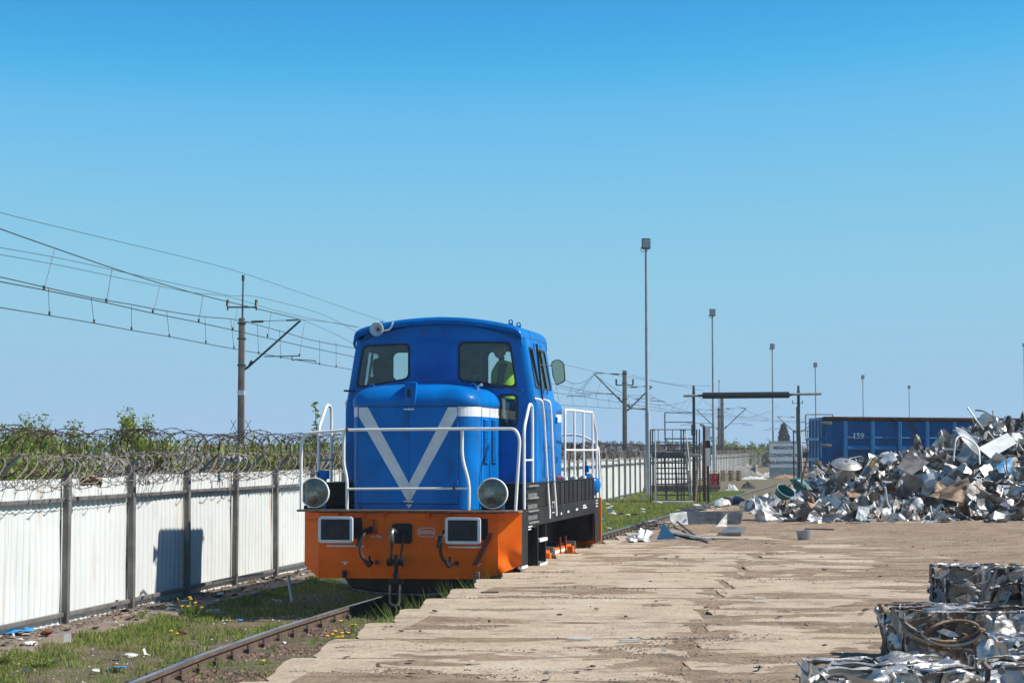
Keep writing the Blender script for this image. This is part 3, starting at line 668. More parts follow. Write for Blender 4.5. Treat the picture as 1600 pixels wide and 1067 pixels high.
# --- bonnets
def outline(hw, v0, v1, r, front=True, n=8):
    p = []
    # starts at left rear, goes round the front to right rear
    p.append((-hw, v1))
    for k in range(n + 1):
        a = pi + (pi / 2) * k / n; p.append((-hw + r + r * cos(a), v0 + r + r * sin(a)))
    for k in range(n + 1):
        a = -pi / 2 + (pi / 2) * k / n; p.append((hw - r + r * cos(a), v0 + r + r * sin(a)))
    p.append((hw, v1)); return p
def bonnet(hw, v0, v1, r, name, flip=False, z0=1.29):
    f = (lambda p: (p[0], p[1])) if not flip else (lambda p: (-p[0], (v0 + v1) - p[1]))
    m = MB(); ol = outline(hw, v0, v1, r); n = len(ol); rings = [(0, z0), (0, 2.72)]
    for (d, z) in rings:
        for p in ol:
            q = f((p[0], p[1])); m.v.append((q[0], q[1], z))
    for i in range(len(rings) - 1):
        for k in range(n - 1): m.f.append((i * n + k, i * n + k + 1, (i + 1) * n + k + 1, (i + 1) * n + k))
    h = m.build(name, B, loco, smooth=40)
    c = MB(); rings = [(-.004, 2.7), (-.016, 2.722), (-.016, 2.78), (0, 2.83), (.04, 2.885), (.09, 2.92), (.17, 2.95), (.3, 2.965), (.55, 2.975)]
    for (d, z) in rings:
        o2 = outline(max(hw - d, .05), v0 + d, v1, max(r - d * .3, .05))
        for p in o2:
            q = f(p); kk = min(1, max(0, (z - 2.8) / .15)); c.v.append((q[0], q[1], z + .05 * kk * (1 - (p[0] / hw) ** 2)))
    for i in range(len(rings) - 1):
        for k in range(n - 1): c.f.append((i * n + k, i * n + k + 1, (i + 1) * n + k + 1, (i + 1) * n + k))
    b = (len(rings) - 1) * n
    for k in range(n // 2 - 1): c.f.append((b + k, b + k + 1, b + n - 2 - k, b + n - 1 - k))
    c.build('bonnet_top', B, h, smooth=50)
    # white band on the right, left, corner
    def strip(pts, za, zb, off=.004):
        for (p, q) in zip(pts, pts[1:]):
            d = Vector((q[0] - p[0], q[1] - p[1])); nn = Vector((d.y, -d.x)).normalized() * off
            a_ = f((p[0] + nn.x, p[1] + nn.y)); b_ = f((q[0] + nn.x, q[1] + nn.y)); k = len(bd.v)
            bd.v.extend([(a_[0], a_[1], za), (b_[0], b_[1], za), (b_[0], b_[1], zb), (a_[0], a_[1], zb)]); bd.f.append((k, k + 1, k + 2, k + 3))
    for half in (ol[n // 2:], ol[:n // 2]):
        bd = MB(); strip(half, 2.56, 2.697); bd.build('white_band', M['grey_white'] if not flip else M['white_paint'], h, smooth=60)
    sgn = (1, -1)
    sm_ = MB()
    for p, q in zip(ol, ol[1:]):
        d = Vector((q[0] - p[0], q[1] - p[1])); nn = Vector((d.y, -d.x)).normalized() * .0055
        a_ = f((p[0] + nn.x, p[1] + nn.y)); b_ = f((q[0] + nn.x, q[1] + nn.y)); k = len(sm_.v)
        sm_.v.extend([(a_[0], a_[1], 2.694), (b_[0], b_[1], 2.694), (b_[0], b_[1], 2.706), (a_[0], a_[1], 2.706)]); sm_.f.append((k, k + 1, k + 2, k + 3))
    sm_.build('cap_seam', M['dark'], h, smooth=60)
    # side louvre doors
    for s in sgn:
        for (a, bq) in ((v0 + .36, v0 + .88), (v0 + .9, v0 + 1.36)) if not flip else ((v0 + .3, v0 + .95), (v0 + 1.0, v0 + 1.7), (v0 + 1.8, v0 + 2.6)):
            dr = MB().prism(rrect(a, bq, 1.42, 2.69, .02), lambda p, q: (s * (hw + .009), p, q), lambda p, q: (s * (hw - .003), p, q)).build('side_door', B, h, bevel=.002)
            dw = MB().box(min(s * (hw + .0095), s * (hw + .0125)), max(s * (hw + .0095), s * (hw + .0125)), a + .005, bq - .005, 2.56, 2.685).build('white_band', M['white_paint'], dr, smooth=0)
            for k in range(20):
                z = 1.92 + k * .031; x = s * (hw + .009); ww = min(.3, bq - a - .14); va = a + .1
                l = MB(); l.quadbox([(x, va, z), (x, va + ww, z), (x, va + ww, z + .018), (x, va, z + .018), (x + s * .03, va, z), (x + s * .03, va + ww, z), (x + s * .012, va + ww, z + .02), (x + s * .012, va, z + .02)])
                l.build('louvre', B, dr, smooth=0)
                MB().box(min(x, x + s * .002), max(x, x + s * .002), va + .01, va + ww - .01, z - .012, z - .001).build('louvre_slot', M['dark'], dr, smooth=0) if k < 20 else None
    return h
hood = bonnet(.89, .3, 2.0, .26, 'front_bonnet')
rhood = bonnet(1.0, 3.55, 6.75, .26, 'rear_bonnet', True)
# front doors of the bonnet
so_ = [(-.775, 1.36), (.65, 1.36), (.65, 2.688), (-.775, 2.688)]
MB().prism(so_, lambda p, q: (p, .2975, q), lambda p, q: (p, .301, q)).build('door_seam', M['dark'], hood, smooth=0)
for (a, b, lab) in ((-.765, -.043, 'l'), (-.037, .64, 'r')):
    d = MB().prism(rrect(a, b, 1.37, 2.69, .008), lambda p, q: (p, .288, q), lambda p, q: (p, .304, q)).build('bonnet_door', B, hood, bevel=.002)
    sgn = -1 if lab == 'l' else 1
    if lab == 'l': pl = [(-.755, 2.685), (-.755, 2.56), (-.045, 1.31 + .02), (-.045, 1.655), (-.625, 2.685)]
    else: pl = [(.635, 2.685), (.635, 2.57), (-.035, 1.31 + .02), (-.035, 1.655), (.51, 2.685)]
    pl = [(x, max(z, 1.375)) for x, z in pl]
    MB().prism(pl, lambda p, q: (p, .2845, q), lambda p, q: (p, .2875, q)).build('white_v_stripe', M['grey_white'], d, smooth=0)
    for z in (1.62, 2.4): MB().cyl((a if sgn < 0 else b, .285, z), (a if sgn < 0 else b, .285, z + .08), .011, n=8).build('hinge', B, d)
MB().prism([(-.085, 1.36), (-.04, 1.3), (.005, 1.36)], lambda p, q: (p, .2945, q), lambda p, q: (p, .2985, q)).build('white_v_tip', M['grey_white'], hood, smooth=0)
for z in (2.66, 1.4): MB().box(-.11, .03, .262, .28, z - .008, z + .008).cyl((-.04, .262, z), (-.04, .29, z), .015, n=8).build('door_latch', M['rail_white'], hood)
MB().box(-.055, -.025, .268, .283, 1.42, 1.65).build('latch_rod', M['grey_white'], hood, bevel=.003)
MB().prism([(-.1, 2.74), (.02, 2.74), (.02, 3.04), (-.1, 3.04)], lambda p, q: (p, .26, q), lambda p, q: (p, .46, q)).build('top_bracket', B, hood, bevel=.008)
MB().prism([(.02, 2.735), (.05, 2.735), (.07, 3.03), (.02, 3.03)], lambda p, q: (p, .25, q), lambda p, q: (p, .33, q)).build('top_bracket_rib', B, hood, bevel=.004)
MB().prism(rrect(-.065, -.015, 2.82, 2.94, .02), lambda p, q: (p, .2565, q), lambda p, q: (p, .259, q)).build('bracket_slot', M['dark'], hood)
def eyelet(par, u, v, z, s=1):
    MB().tube([(u + .045 * s * cos(a * pi / 6), v, z + .05 * s + .045 * s * sin(a * pi / 6)) for a in range(12)], .015 * s, 6, closed=True).box(u - .055 * s, u + .055 * s, v - .014, v + .014, z - .05 * s, z + .018 * s).build('lifting_eye', B, par)
for u, v in ((-.74, .9), (.3, 1.3), (.72, .9), (.5, 1.7)): eyelet(hood, u, v, 2.95, .8)
eyelet(rhood, .7, 5.4, 2.95); eyelet(rhood, -.7, 5.4, 2.95)
MB().tube([(.78, .95, 2.93), (.8, .9, 2.99), (.86, .84, 3.01), (.72, .98, 2.97)], [.01, .014, .02, .01], 8).build('cap_handle', M['rail_white'], hood)

# --- cab
CV0, CV1 = 1.9, 3.62
def hwid(z): return 1.38 if z < 2.7 else 1.38 - (z - 2.7) * .165
RP = [(0, 4.0), (.35, 3.985), (.67, 3.95), (.95, 3.9), (1.12, 3.86), (1.21, 3.81), (1.25, 3.75)]
def roofz(u):
    u = abs(u)
    for (a, za), (b, zb) in zip(RP, RP[1:]):
        if u <= b: return za + (zb - za) * (u - a) / (b - a)
    return 3.73
cab = empty('cab', (0, 0, 0)); cab.parent = loco
def cabwall(v, t, holes, nm):
    top = [(u / 20 * 1.13, min(roofz(u / 20 * 1.13), 4) - .02) for u in range(20, -21, -1)]
    outer = [(-1.31, 1.64), (1.31, 1.64), (1.31, 2.7)] + top + [(-1.31, 2.7)]
    # a slight V crease at the centre
    return MB().prism(outer, lambda a, b: (a, v - (.02 * max(0, 1 - abs(a) / 1.3) if v < 2.5 else 0), b), lambda a, b: (a, v + t, b), holes=holes).build(nm, B, cab, smooth=20)
WL = rpoly([(-1.3 + .03, 3.0), (-.44, 3.13), (-.44, 3.66), (-1.16, 3.64)], .09)
WR = rpoly([(.28, 3.1), (1.16, 2.99), (1.06, 3.665), (.28, 3.675)], .09)
WS = rrect(.88, 1.17, 2.44, 2.91, .07)
cabwall(CV0, .045, [WL, WR, WS], 'front_wall')
RW = [rrect(-1.18, -.3, 2.98, 3.64, .09), rrect(.33, 1.15, 2.98, 3.64, .09)]
cabwall(CV1 - .045, .045, RW, 'rear_wall')
def pane(poly, v, nm='cab_window', d=-1, vf=None):
    vf = vf or (lambda a: v)
    fr = MB().prism(poly, lambda a, b: (a, vf(a) - .012, b), lambda a, b: (a, vf(a) + .02, b), holes=[inset(poly, .03)]).build(nm, M['rubber'], cab, bevel=.004)
    ip = inset(poly, .022)
    MB().prism(ip, lambda a, b: (a, vf(a) + .004, b), lambda a, b: (a, vf(a) + .009, b)).build('pane', M['glass'], fr, smooth=0)
    return fr
vfr = lambda a: CV0 - .02 * max(0, 1 - abs(a) / 1.3)
for p in (WL, WR, WS): pane(p, 0, vf=vfr)
for p in RW: pane(p, CV1 - .0)
def sidewall(s):
    def mp(off):
        return lambda a, b: (s * (hwid(b) + .055 - off), a, b)
    outer = [(CV0 + .07, 1.64), (CV1 - .07, 1.64), (CV1 - .07, 2.7), (CV1 - .07, 3.72), (CV0 + .07, 3.72), (CV0 + .07, 2.7)]
    w1 = rpoly([(2.12, 3.0), (2.42, 2.99), (2.34, 3.6), (2.06, 3.6)], .05)
    w2 = rpoly([(2.62, 2.99), (3.4, 2.99), (3.34, 3.6), (2.56, 3.6)], .06)
    # split in two strips above / below the bend so that the wall follows the lean
    lo = [(CV0 + .07, 1.64), (CV1 - .07, 1.64), (CV1 - .07, 2.7), (CV0 + .07, 2.7)]
    hi = [(CV0 + .07, 2.7), (CV1 - .07, 2.7), (CV1 - .07, 3.72), (CV0 + .07, 3.72)]
    m = MB().prism(lo, mp(0), mp(.045)).prism(hi, mp(0), mp(.045), holes=[w1, w2]).build('side_wall', B, cab, smooth=40)
    for w in (w1, w2):
        fr = MB().prism(w, mp(-.012), mp(.02), holes=[inset(w, .028)]).build('cab_window', M['rubber'], cab, bevel=.003)
        MB().prism(inset(w, .02), mp(-.001), mp(.004)).build('pane', M['glass'], fr, smooth=0)
        if w is w2:
            MB().prism([(2.98, 3.02), (3.0, 3.02), (2.95, 3.59), (2.93, 3.59)], mp(-.02), mp(.01)).build('window_divider', M['rubber'], fr)
    dr = MB().prism(rpoly([(2.5, 2.14), (3.5, 2.14), (3.42, 3.66), (2.5, 3.68)], .03), mp(-.012), mp(0), holes=[w2[:]]).build('cab_door', B, cab, bevel=.003)
    MB().prism(rpoly([(2.5, 1.7), (3.5, 1.7), (3.5, 2.12), (2.5, 2.12)], .02), mp(-.012), mp(0)).build('lower_door_panel', B, cab, bevel=.003)
    for z in (1.9, 2.5): MB().cyl((s * 1.45, 3.51, z), (s * 1.45, 3.51, z + .1), .016, n=8).build('door_hinge', B, dr)
    for v in (2.62, 2.95): MB().box(min(s * 1.26, s * 1.3), max(s * 1.26, s * 1.3), v, v + .05, 3.6, 3.66).box(min(s * 1.37, s * 1.41), max(s * 1.37, s * 1.41), v + .03, v + .08, 2.93, 2.99).build('window_clip', B, dr)
    MB().bar((s * 1.33, 2.49, 3.66), (s * 1.45, 2.49, 2.5), .03, .012).bar((s * 1.45, 2.49, 2.5), (s * 1.45, 2.49, 2.1), .03, .012).build('door_gutter', M['dark'], dr)
    for vv, ve, sg in ((CV0, CV0 + .07, 1), (CV1, CV1 - .07, -1)):
        c = MB()
        def cf(a, b):
            z = 1.64 + 2.09 * b; hw_ = hwid(z); th = a * pi / 2
            return (s * (hw_ - .075 + .13 * sin(th)), ve - sg * .07 * cos(th), z)
        zs = 12
        c.grid(7, zs, cf); c.build('corner_post', B, cab, smooth=60)
sidewall(1); sidewall(-1)
# roof
rf = MB()
half = curve_pts([(0, 4.0), (.35, 3.985), (.67, 3.95), (.95, 3.9), (1.12, 3.86), (1.215, 3.81), (1.25, 3.75), (1.255, 3.7), (1.245, 3.67)])
prof = [(-u, z) for u, z in half[::-1]] + half[1:]
secs = [(1.8, -.115, .985), (1.755, -.09, .99), (1.735, -.05, .997), (1.76, -.012, 1), (1.83, 0, 1), (3.66, 0, 1), (3.75, -.012, 1), (3.77, -.05, .997), (3.76, -.1, .985)]
n = len(prof)
for (v, dz, sc) in secs:
    for (u, z) in prof: rf.v.append((u * sc, v, z + dz + .035))
for i in range(len(secs) - 1):
    for k in range(n - 1): rf.f.append((i * n + k, i * n + k + 1, (i + 1) * n + k + 1, (i + 1) * n + k))
rfo = rf.build('roof', B, cab, smooth=45)
sol = rfo.modifiers.new('thickness', 'SOLIDIFY'); sol.thickness = .022; sol.offset = -1
MB().grid(20, 2, lambda a, b: ((a - .5) * 2.3, 1.86 + 1.8 * b, 3.7 + .22 * (1 - abs(a * 2 - 1) ** 2.3))).build('ceiling', M['interior'], cab, smooth=60)
for v in (2.3, 2.9):
    for u in (.98, -.98): eyelet(rfo, u, v, roofz(u) + .055, .62)
# interior
MB().box(-1.3, 1.3, 1.98, 3.54, 1.6, 1.68).build('cab_floor', M['dark'], cab)
MB().box(-.9, .9, 1.96, 2.35, 1.68, 2.85).build('control_desk', M['interior'], cab, bevel=.03)
for u in (.4, .53): MB().lathe([(.0, -.01), (.05, -.01), (.06, 0), (.06, .03)], (u, 2.14, 3.12), 'Y', 16).build('gauge', M['dark'], cab)
MB().box(.36, .57, 2.15, 2.2, 3.02, 3.2).build('gauge_panel', M['interior'], cab, bevel=.01)
MB().box(-.02, .28, 3.4, 3.5, 2.95, 3.6).build('wall_cabinet', M['interior'], cab, bevel=.01)
for u, v in ((-1.1, 2.6), (1.12, 3.2)):
    st = MB().box(u - .22, u + .22, v - .25, v + .2, 2.1, 2.22).build('driver_seat', M['seatcloth'], cab, bevel=.04)
    MB().prism(rrect(u - .22, u + .22, 2.2, 3.22, .12), lambda a, b: (a, v + .12, b), lambda a, b: (a, v + .24, b)).build('seat_back', M['seatcloth'], st, bevel=.03)
    MB().prism(rrect(u - .135, u + .135, 3.2, 3.48, .07), lambda a, b: (a, v + .1, b), lambda a, b: (a, v + .22, b)).build('headrest', M['seatcloth'], st, bevel=.03)
    MB().cyl((u, v, 1.68), (u, v, 2.1), .06).build('seat_pillar', M['dark'], st)
# horn
hn = MB().lathe([(.1, -.06), (.103, -.05), (.07, .02), (.045, .08), (.04, .14), (.05, .16), (.045, .2), (.0, .2)], (-.86, 1.62, 3.85), 'Y', 28).lathe([(.1, -.06), (.06, .0), (.025, .05), (.02, .1), (0, .1)], (-.86, 1.62, 3.85), 'Y', 28).build('horn', M['white_paint'], loco, smooth=60)
hn.rotation_euler = (0, 0, 0)
MB().lathe([(.0, -.0), (.022, 0)], (-.86, 1.665, 3.85), 'Y', 16).build('horn_throat', M['rust'], hn)
MB().tube(arcpts([(-.8, 1.75, 3.84), (-.7, 1.72, 3.85), (-.66, 1.7, 3.92), (-.65, 1.7, 3.97)], r=.05), .012, 8).build('horn_pipe', M['white_paint'], hn)
# wiper
for pts in ([(.28 + .27, 1.845, 3.06), (1.2, 1.85, 2.97)], ):
    MB().tube([(.55, 1.86, 3.1), (.9, 1.85, 3.03), (1.22, 1.86, 2.96)], .009, 6).tube([(.5, 1.855, 3.04), (.98, 1.85, 2.99)], .011, 6).tube([(.6, 1.85, 3.08), (.8, 1.85, 3.01)], .007, 5).build('wiper', M['rubber'], cab)
MB().cyl((1.22, 1.86, 2.96), (1.22, 1.9, 2.96), .03).build('wiper_motor', B, cab)
MB().tube([(-1.43, 1.86, 2.97), (-1.26, 1.85, 2.96)], .016, 6).build('wiper', M['rubber'], cab)
MB().box(.78, .96, 1.84, 1.9, 2.085, 2.105).prism([(.85, 2.085), (.9, 2.085), (.87, 2.03)], lambda a, b: (a, 1.87, b), lambda a, b: (a, 1.9, b)).build('small_shelf', B, cab)
# mirror
mi = MB().prism(rpoly([(1.52, 3.06), (1.66, 3.12), (1.64, 3.4), (1.55, 3.46), (1.44, 3.42), (1.46, 3.2)], .05), lambda a, b: (a + .03, 2.9, b), lambda a, b: (a + .03, 2.93, b)).build('mirror', M['rubber'], loco, bevel=.004)
MB().prism(inset(rpoly([(1.52, 3.06), (1.66, 3.12), (1.64, 3.4), (1.55, 3.46), (1.44, 3.42), (1.46, 3.2)], .05), .012), lambda a, b: (a + .03, 2.896, b), lambda a, b: (a + .03, 2.899, b)).build('mirror_glass', M['mirror'], mi, smooth=0)
MB().tube([(1.3, 2.7, 3.36), (1.5, 2.92, 3.36)], .008, 6).build('mirror_arm', M['rubber'], mi)

# --- handrails
def hr(pts, r=.021, par=loco, nm='handrail', rad=.12, mat=None):
    return MB().tube(arcpts(pts, r=rad), r, 10).build(nm, mat or M['rail_white'], par, smooth=60)
hr([(-1.5, .03, 1.29), (-1.5, .03, 2.2), (-1.43, .03, 2.33), (-.85, .03, 2.375), (.8, .03, 2.385), (1.5, .03, 2.385), (1.56, .03, 2.25), (1.5, .03, 1.29)], .021, rad=.22)
hr([(-.9, .05, 2.36), (-.9, .05, 1.9), (-.85, .05, 1.7), (-.85, .05, 1.29)])
hr([(.76, .05, 2.36), (.76, .05, 2.0), (.86, .05, 1.65), (.86, .05, 1.29)])
hr([(-.86, .04, 1.57), (.84, .04, 1.585)], .016)
MB().cyl((-.86, .03, 2.375), (-.83, .03, 2.377), .032, n=10).cyl((.64, .04, 1.584), (.67, .04, 1.584), .03, n=10).build('rail_clamp', M['rust'], loco)
for s in (1, -1):
    X = 1.5 if s > 0 else -1.44
    hr([(X, .64, 1.29), (X, .64, 2.4), (X, 1.04, 2.75), (X, 1.24, 2.72), (X, 1.26, 2.55), (X, 1.26, 1.65)], rad=.1)
    hr([(X, .64, 1.96), (X, 1.26, 1.96)], .014)
    hr([(X - s * .1, 1.95, 2.84), (X, 2.0, 2.82), (X, 2.15, 2.6), (X, 2.45, 1.6), (X + s * .02, 2.5, 1.2), (X + s * .02, 2.5, 1.1)], .02)
    hr([(X - s * .1, 2.6, 2.84), (X, 2.62, 2.82), (X, 2.75, 2.6), (X, 2.95, 1.7), (X + s * .02, 3.05, 1.2), (X + s * .02, 3.05, 1.12)], .02)
    # rear enclosure
    hr([(X, 3.95, 1.65), (X, 3.95, 2.72), (X, 4.8, 2.73), (X, 6.7, 2.73), (X, 7.14, 2.35), (X, 7.14, 1.29)], .02, rad=.08)
    for v in (4.85, 5.75, 6.7): hr([(X, v, 1.64), (X, v, 2.73)], .017)
    hr([(X, 3.95, 2.1), (X, 7.14, 2.1)], .016)
    for v in (3.95, 4.85, 5.75, 6.7): MB().cyl((X, v, 1.64), (X, v, 1.68), .045).build('rail_foot', M['rail_white'], loco)
hr([(-1.44, 7.35, 1.29), (-1.44, 7.35, 2.2), (-1.2, 7.35, 2.36), (1.2, 7.35, 2.36), (1.5, 7.35, 2.2), (1.53, 7.35, 1.29)], .02, rad=.2)
hr([(-.9, 7.34, 2.36), (-.9, 7.34, 1.29)]); hr([(.86, 7.34, 2.36), (.8, 7.34, 1.9), (.86, 7.34, 1.29)])
for u in (1.36, -1.33):
    t_ = MB().lathe([(0, -.16), (.12, -.14), (.2, -.03), (.2, .08), (.19, .1)], (u, 7.15, 1.5), 'Y', 24).build('rear_headlight', B, loco, smooth=50)
    MB().box(u - .08, u + .02, 7.02, 7.12, 1.72, 1.84).build('lamp_bracket', B, t_, bevel=.005)
MB().box(.92, 1.2, 5.0, 5.5, 1.64, 1.68).build('filler_cover', M['redpaint'], loco, bevel=.01)

# ------------------------------------------------------------------ driver
def skin_body(name, nodes, edges, mat, root=0, sub=2):
    me = bpy.data.meshes.new(name); me.from_pydata([n_[0] for n_ in nodes], edges, []); me.materials.append(mat)
    o = bpy.data.objects.new(name, me); COL.objects.link(o)
    sk = o.modifiers.new('skin', 'SKIN'); sk.use_smooth_shade = True
    if not me.skin_vertices: me.skin_vertices.new(name='')
    for i, n_ in enumerate(nodes):
        r = n_[1]; me.skin_vertices[0].data[i].radius = r if isinstance(r, tuple) else (r, r)
    me.skin_vertices[0].data[root].use_root = True
    sb = o.modifiers.new('sub', 'SUBSURF'); sb.levels = sub; sb.render_levels = sub
    return o
def driver():
    # local frame: x to his right side of the picture; he faces -x (left in the picture)
    N = [((0, 0, .95), (.15, .12)), ((.0, 0, 1.12), (.14, .125)), ((.01, 0, 1.3), (.17, .15)), ((.02, 0, 1.42), (.13, .11)), ((-.01, 0, 1.5), (.055, .055)), ((-.03, 0, 1.57), (.055, .055)),
         ((-.02, -.19, 1.4), (.065, .065)), ((-.06, -.25, 1.14), (.05, .05)), ((-.26, -.2, 1.03), (.04, .04)),
         ((-.02, .19, 1.4), (.065, .065)), ((-.08, .25, 1.14), (.05, .05)), ((-.3, .2, 1.05), (.04, .04)),
         ((0, -.1, .85), (.1, .1)), ((-.02, -.11, .48), (.07, .07)), ((.02, -.11, .1), (.05, .05)),
         ((0, .1, .85), (.1, .1)), ((-.02, .11, .48), (.07, .07)), ((.02, .11, .1), (.05, .05))]
    E_ = [(0, 1), (1, 2), (2, 3), (3, 4), (4, 5), (3, 6), (6, 7), (7, 8), (3, 9), (9, 10), (10, 11), (0, 12), (12, 13), (13, 14), (0, 15), (15, 16), (16, 17)]
    b = skin_body('person', N, E_, M['cloth'])
    tag(b, 'driver in dark cap and yellow high visibility vest standing in the cab', 'person')
    # head
    h = MB()
    def hf(a, c):
        th = a * 2 * pi; ph = c * pi
        x = .098 * sin(ph) * cos(th); y = .076 * sin(ph) * sin(th); z = .125 * cos(ph)
        if z < -.02: x *= 1 + z * .6; y *= 1 + z * 1.6
        if cos(th) < -.2:  # face side, -x
            k = -cos(th)
            x -= .022 * math.exp(-((z + .012) / .02) ** 2) * math.exp(-(y / .015) ** 2) * sin(ph)
            x += .008 * math.exp(-((z - .02) / .014) ** 2) * math.exp(-((abs(y) - .03) / .016) ** 2)
            x -= .006 * math.exp(-((z + .055) / .01) ** 2) * math.exp(-(y / .025) ** 2)
            x -= .01 * math.exp(-((z + .1) / .02) ** 2)
        return (x - .045, y, z + 1.66)
    h.grid(40, 28, hf)
    hd = h.build('head', M['skin'], b, smooth=80)
    for s in (-1, 1):
        MB().lathe([(0, -.008), (.02, -.006), (.03, .004), (.024, .008), (0, .002)], (-.03, s * .078, 1.655), 'Y', 12).build('ear', M['skin'], hd, smooth=60)
        MB().lathe([(0, -.004), (.009, 0), (0, .004)], (-.132, s * .03, 1.68), 'X', 8).build('eye', M['cap'], hd)
    MB().lathe([(.105, -.02), (.11, .0), (.108, .04), (.085, .075), (.04, .09), (0, .093)], (-.03, 0, 1.72), 'Z', 24).prism(rrect(-.22, -.1, -.06, .06, .05), lambda a, c: (a, c, 1.716), lambda a, c: (a, c, 1.706)).build('cap', M['cap'], b, smooth=60)
    v = MB()
    def vf(a, c):
        z = .93 + .56 * c; th = a * 2 * pi; rx = .165 + .03 * sin(c * pi); ry = .2 + .02 * sin(c * pi)
        if c > .75: ry *= 1 - (c - .75) * 1.3; rx *= 1 - (c - .75) * 1.6
        return (.015 + rx * cos(th), ry * sin(th), z)
    v.grid(24, 10, vf).build('high_visibility_vest', M['vest'], b, smooth=70)
    for s, (hx, hy, hz) in ((-1, (-.3, -.19, 1.02)), (1, (-.34, .19, 1.04))):
        hm = MB(); hm.quadbox([(hx - .05, hy - .035, hz - .015), (hx + .05, hy - .025, hz - .015), (hx + .05, hy + .025, hz - .015), (hx - .05, hy + .035, hz - .015), (hx - .05, hy - .035, hz + .015), (hx + .05, hy - .025, hz + .015), (hx + .05, hy + .025, hz + .015), (hx - .05, hy + .035, hz + .015)])
        for k in range(4): y = hy - .028 + k * .019; hm.tube([(hx - .045, y, hz), (hx - .085 + abs(k - 1.5) * .006, y, hz - .01), (hx - .105 + abs(k - 1.5) * .008, y, hz - .035)], [.009, .008, .006], 6)
        hm.tube([(hx + .01, hy - s * .03, hz), (hx - .03, hy - s * .06, hz - .01), (hx - .055, hy - s * .06, hz - .025)], [.011, .01, .008], 6)
        hm.build('hand', M['skin'], b, smooth=60)
    c_, s_ = cos(-LA), sin(-LA); u, v_ = .77, 2.75
    b.location = LO + Vector((c_ * u - s_ * v_, s_ * u + c_ * v_, 1.93)); b.rotation_euler = (0, 0, -LA + .25)
driver()

# ------------------------------------------------------------------ overhead masts and wires
def mast(px, Y, ztop, rod, arms, label, cross=True, w=.3):
    X = (px - 800) / F * Y
    o = empty('overhead_line_mast', (X, Y, -.4), 0, label, 'mast', 'masts of the overhead line behind the fence')
    p = MB(); a = w / 2; b = w * .4
    p.quadbox([(-a, -a, 0), (a, -a, 0), (a, a, 0), (-a, a, 0), (-b, -b, ztop + .4), (b, -b, ztop + .4), (b, b, ztop + .4), (-b, b, ztop + .4)])
    p.build('pole', M['mast'], o, bevel=.02)
    for z in (ztop - .25, ztop - .9, 5.6):
        if z < ztop: MB().box(-b - .05, b + .05, -b - .03, b + .03, z + .4, z + .46).build('band', M['darksteel'], o)
    if rod:
        MB().cyl((.02, 0, ztop + .3), (.04, 0, ztop + .4 + rod), .04, .03, 8).cyl((.04, 0, ztop + .2 + rod), (.04, 0, ztop + .45 + rod), .06, n=8).build('top_rod', M['darksteel'], o)
    if cross:
        zc = ztop + .82; MB().box(-.62, .62, -.04, .04, zc, zc + .06).build('crossarm', M['darksteel'], o)
        for s in (-1, 1):
            MB().lathe([(.03, -.1), (.03, .06), (.07, .08), (.05, .12), (.08, .14), (.055, .2), (.075, .22), (.055, .28), (.07, .3), (.03, .36), (0, .37)], (s * .6, 0, zc + .0), 'Z', 10).build('insulator', M['insul'], o)
    for (s, L, z0, z1, zs, ls) in arms:
        MB().cyl((s * .3, 0, z0 + .42), (s * L, 0, z1 + .4), .045, n=8).build('bracket_tube', M['darksteel'], o)
        MB().tube([(s * .1, 0, z0 + .4), (s * .16, 0, z0 + .33), (s * .3, 0, z0 + .42), (s * .45, 0, z0 + .5 + (z1 - z0) * .08)], [.05, .07, .05, .08], 8).build('bracket_insulator', M['insul'], o)
        MB().cyl((s * .1, 0, z1 + .34), (s * (L - .1), 0, z1 + .4 + .02), .015, n=6).cyl((s * .4, 0, z1 + .34), (s * .9, 0, z1 + .36), .05, n=8).cyl((s * (L - .6), 0, z1 + .4), (s * (L - .1), 0, z1 + .42), .035, n=8).build('top_tie', M['darksteel'], o)
        MB().cyl((s * (L * .38), 0, zs + .44), (s * (L + ls), 0, zs + .47), .025, n=6).tube([(s * (L - .35 + ls * .5), 0, zs + .46), (s * (L - .35 + ls * .5), 0, zs + .27), (s * (L - .2 + ls * .5), 0, zs + .32), (s * (L + .65 + ls), 0, zs + .26), (s * (L + .65 + ls), 0, zs + .16)], .025, 6).build('steady_arm', M['darksteel'], o)
    return o, X
m1, m1x = mast(377, 80, 7.6, 1.75, [(1, 2.45, 5.55, 7.5, 5.95, .0)], 'nearest concrete overhead mast left of the locomotive with bracket to the right')
MB().box(-.146, .146, -.146, .146, 4.78, 4.98).build('number_band', M['white_paint'], m1)
sp = MB()
for s in (-1, 1):
    sp.bar((s * .12, -.1, 3.2), (s * .42, -.1, 3.75), .04, .02).bar((s * .2, -.1, 3.75), (s * .42, -.1, 3.3), .04, .02).bar((s * .3, -.1, 3.3), (s * .1, -.1, 2.9), .04, .02)
sp.build('anti_climb_spikes', M['rust'], m1)
m2, m2x = mast(976, 133, 7.6, 0, [(-1, 2.15, 5.5, 7.4, 5.95, 1.2), (1, 1.9, 4.9, 6.5, 5.6, .2)], 'second overhead mast right of the cab mirror with brackets on both sides', False, .34)
MB().box(-.6, .6, -.05, .05, 6.95, 7.02).cyl((-.58, 0, 7.0), (-.58, 0, 7.4), .06, n=8).cyl((.58, 0, 7.0), (.58, 0, 7.4), .06, n=8).build('crossarm', M['darksteel'], m2)
m3, m3x = mast(1128, 207, 7.9, 0, [(1, 2.6, 4.4, 6.6, 4.9, .0)], 'third overhead mast behind the left light pole under the black roller', False, .4)
m3b, _ = mast(1123, 205, 6.6, 2.9, [(-1, 2.4, 4.4, 6.4, 4.9, 1.)], 'thin mast with top rod just left of the third overhead mast', False, .3)
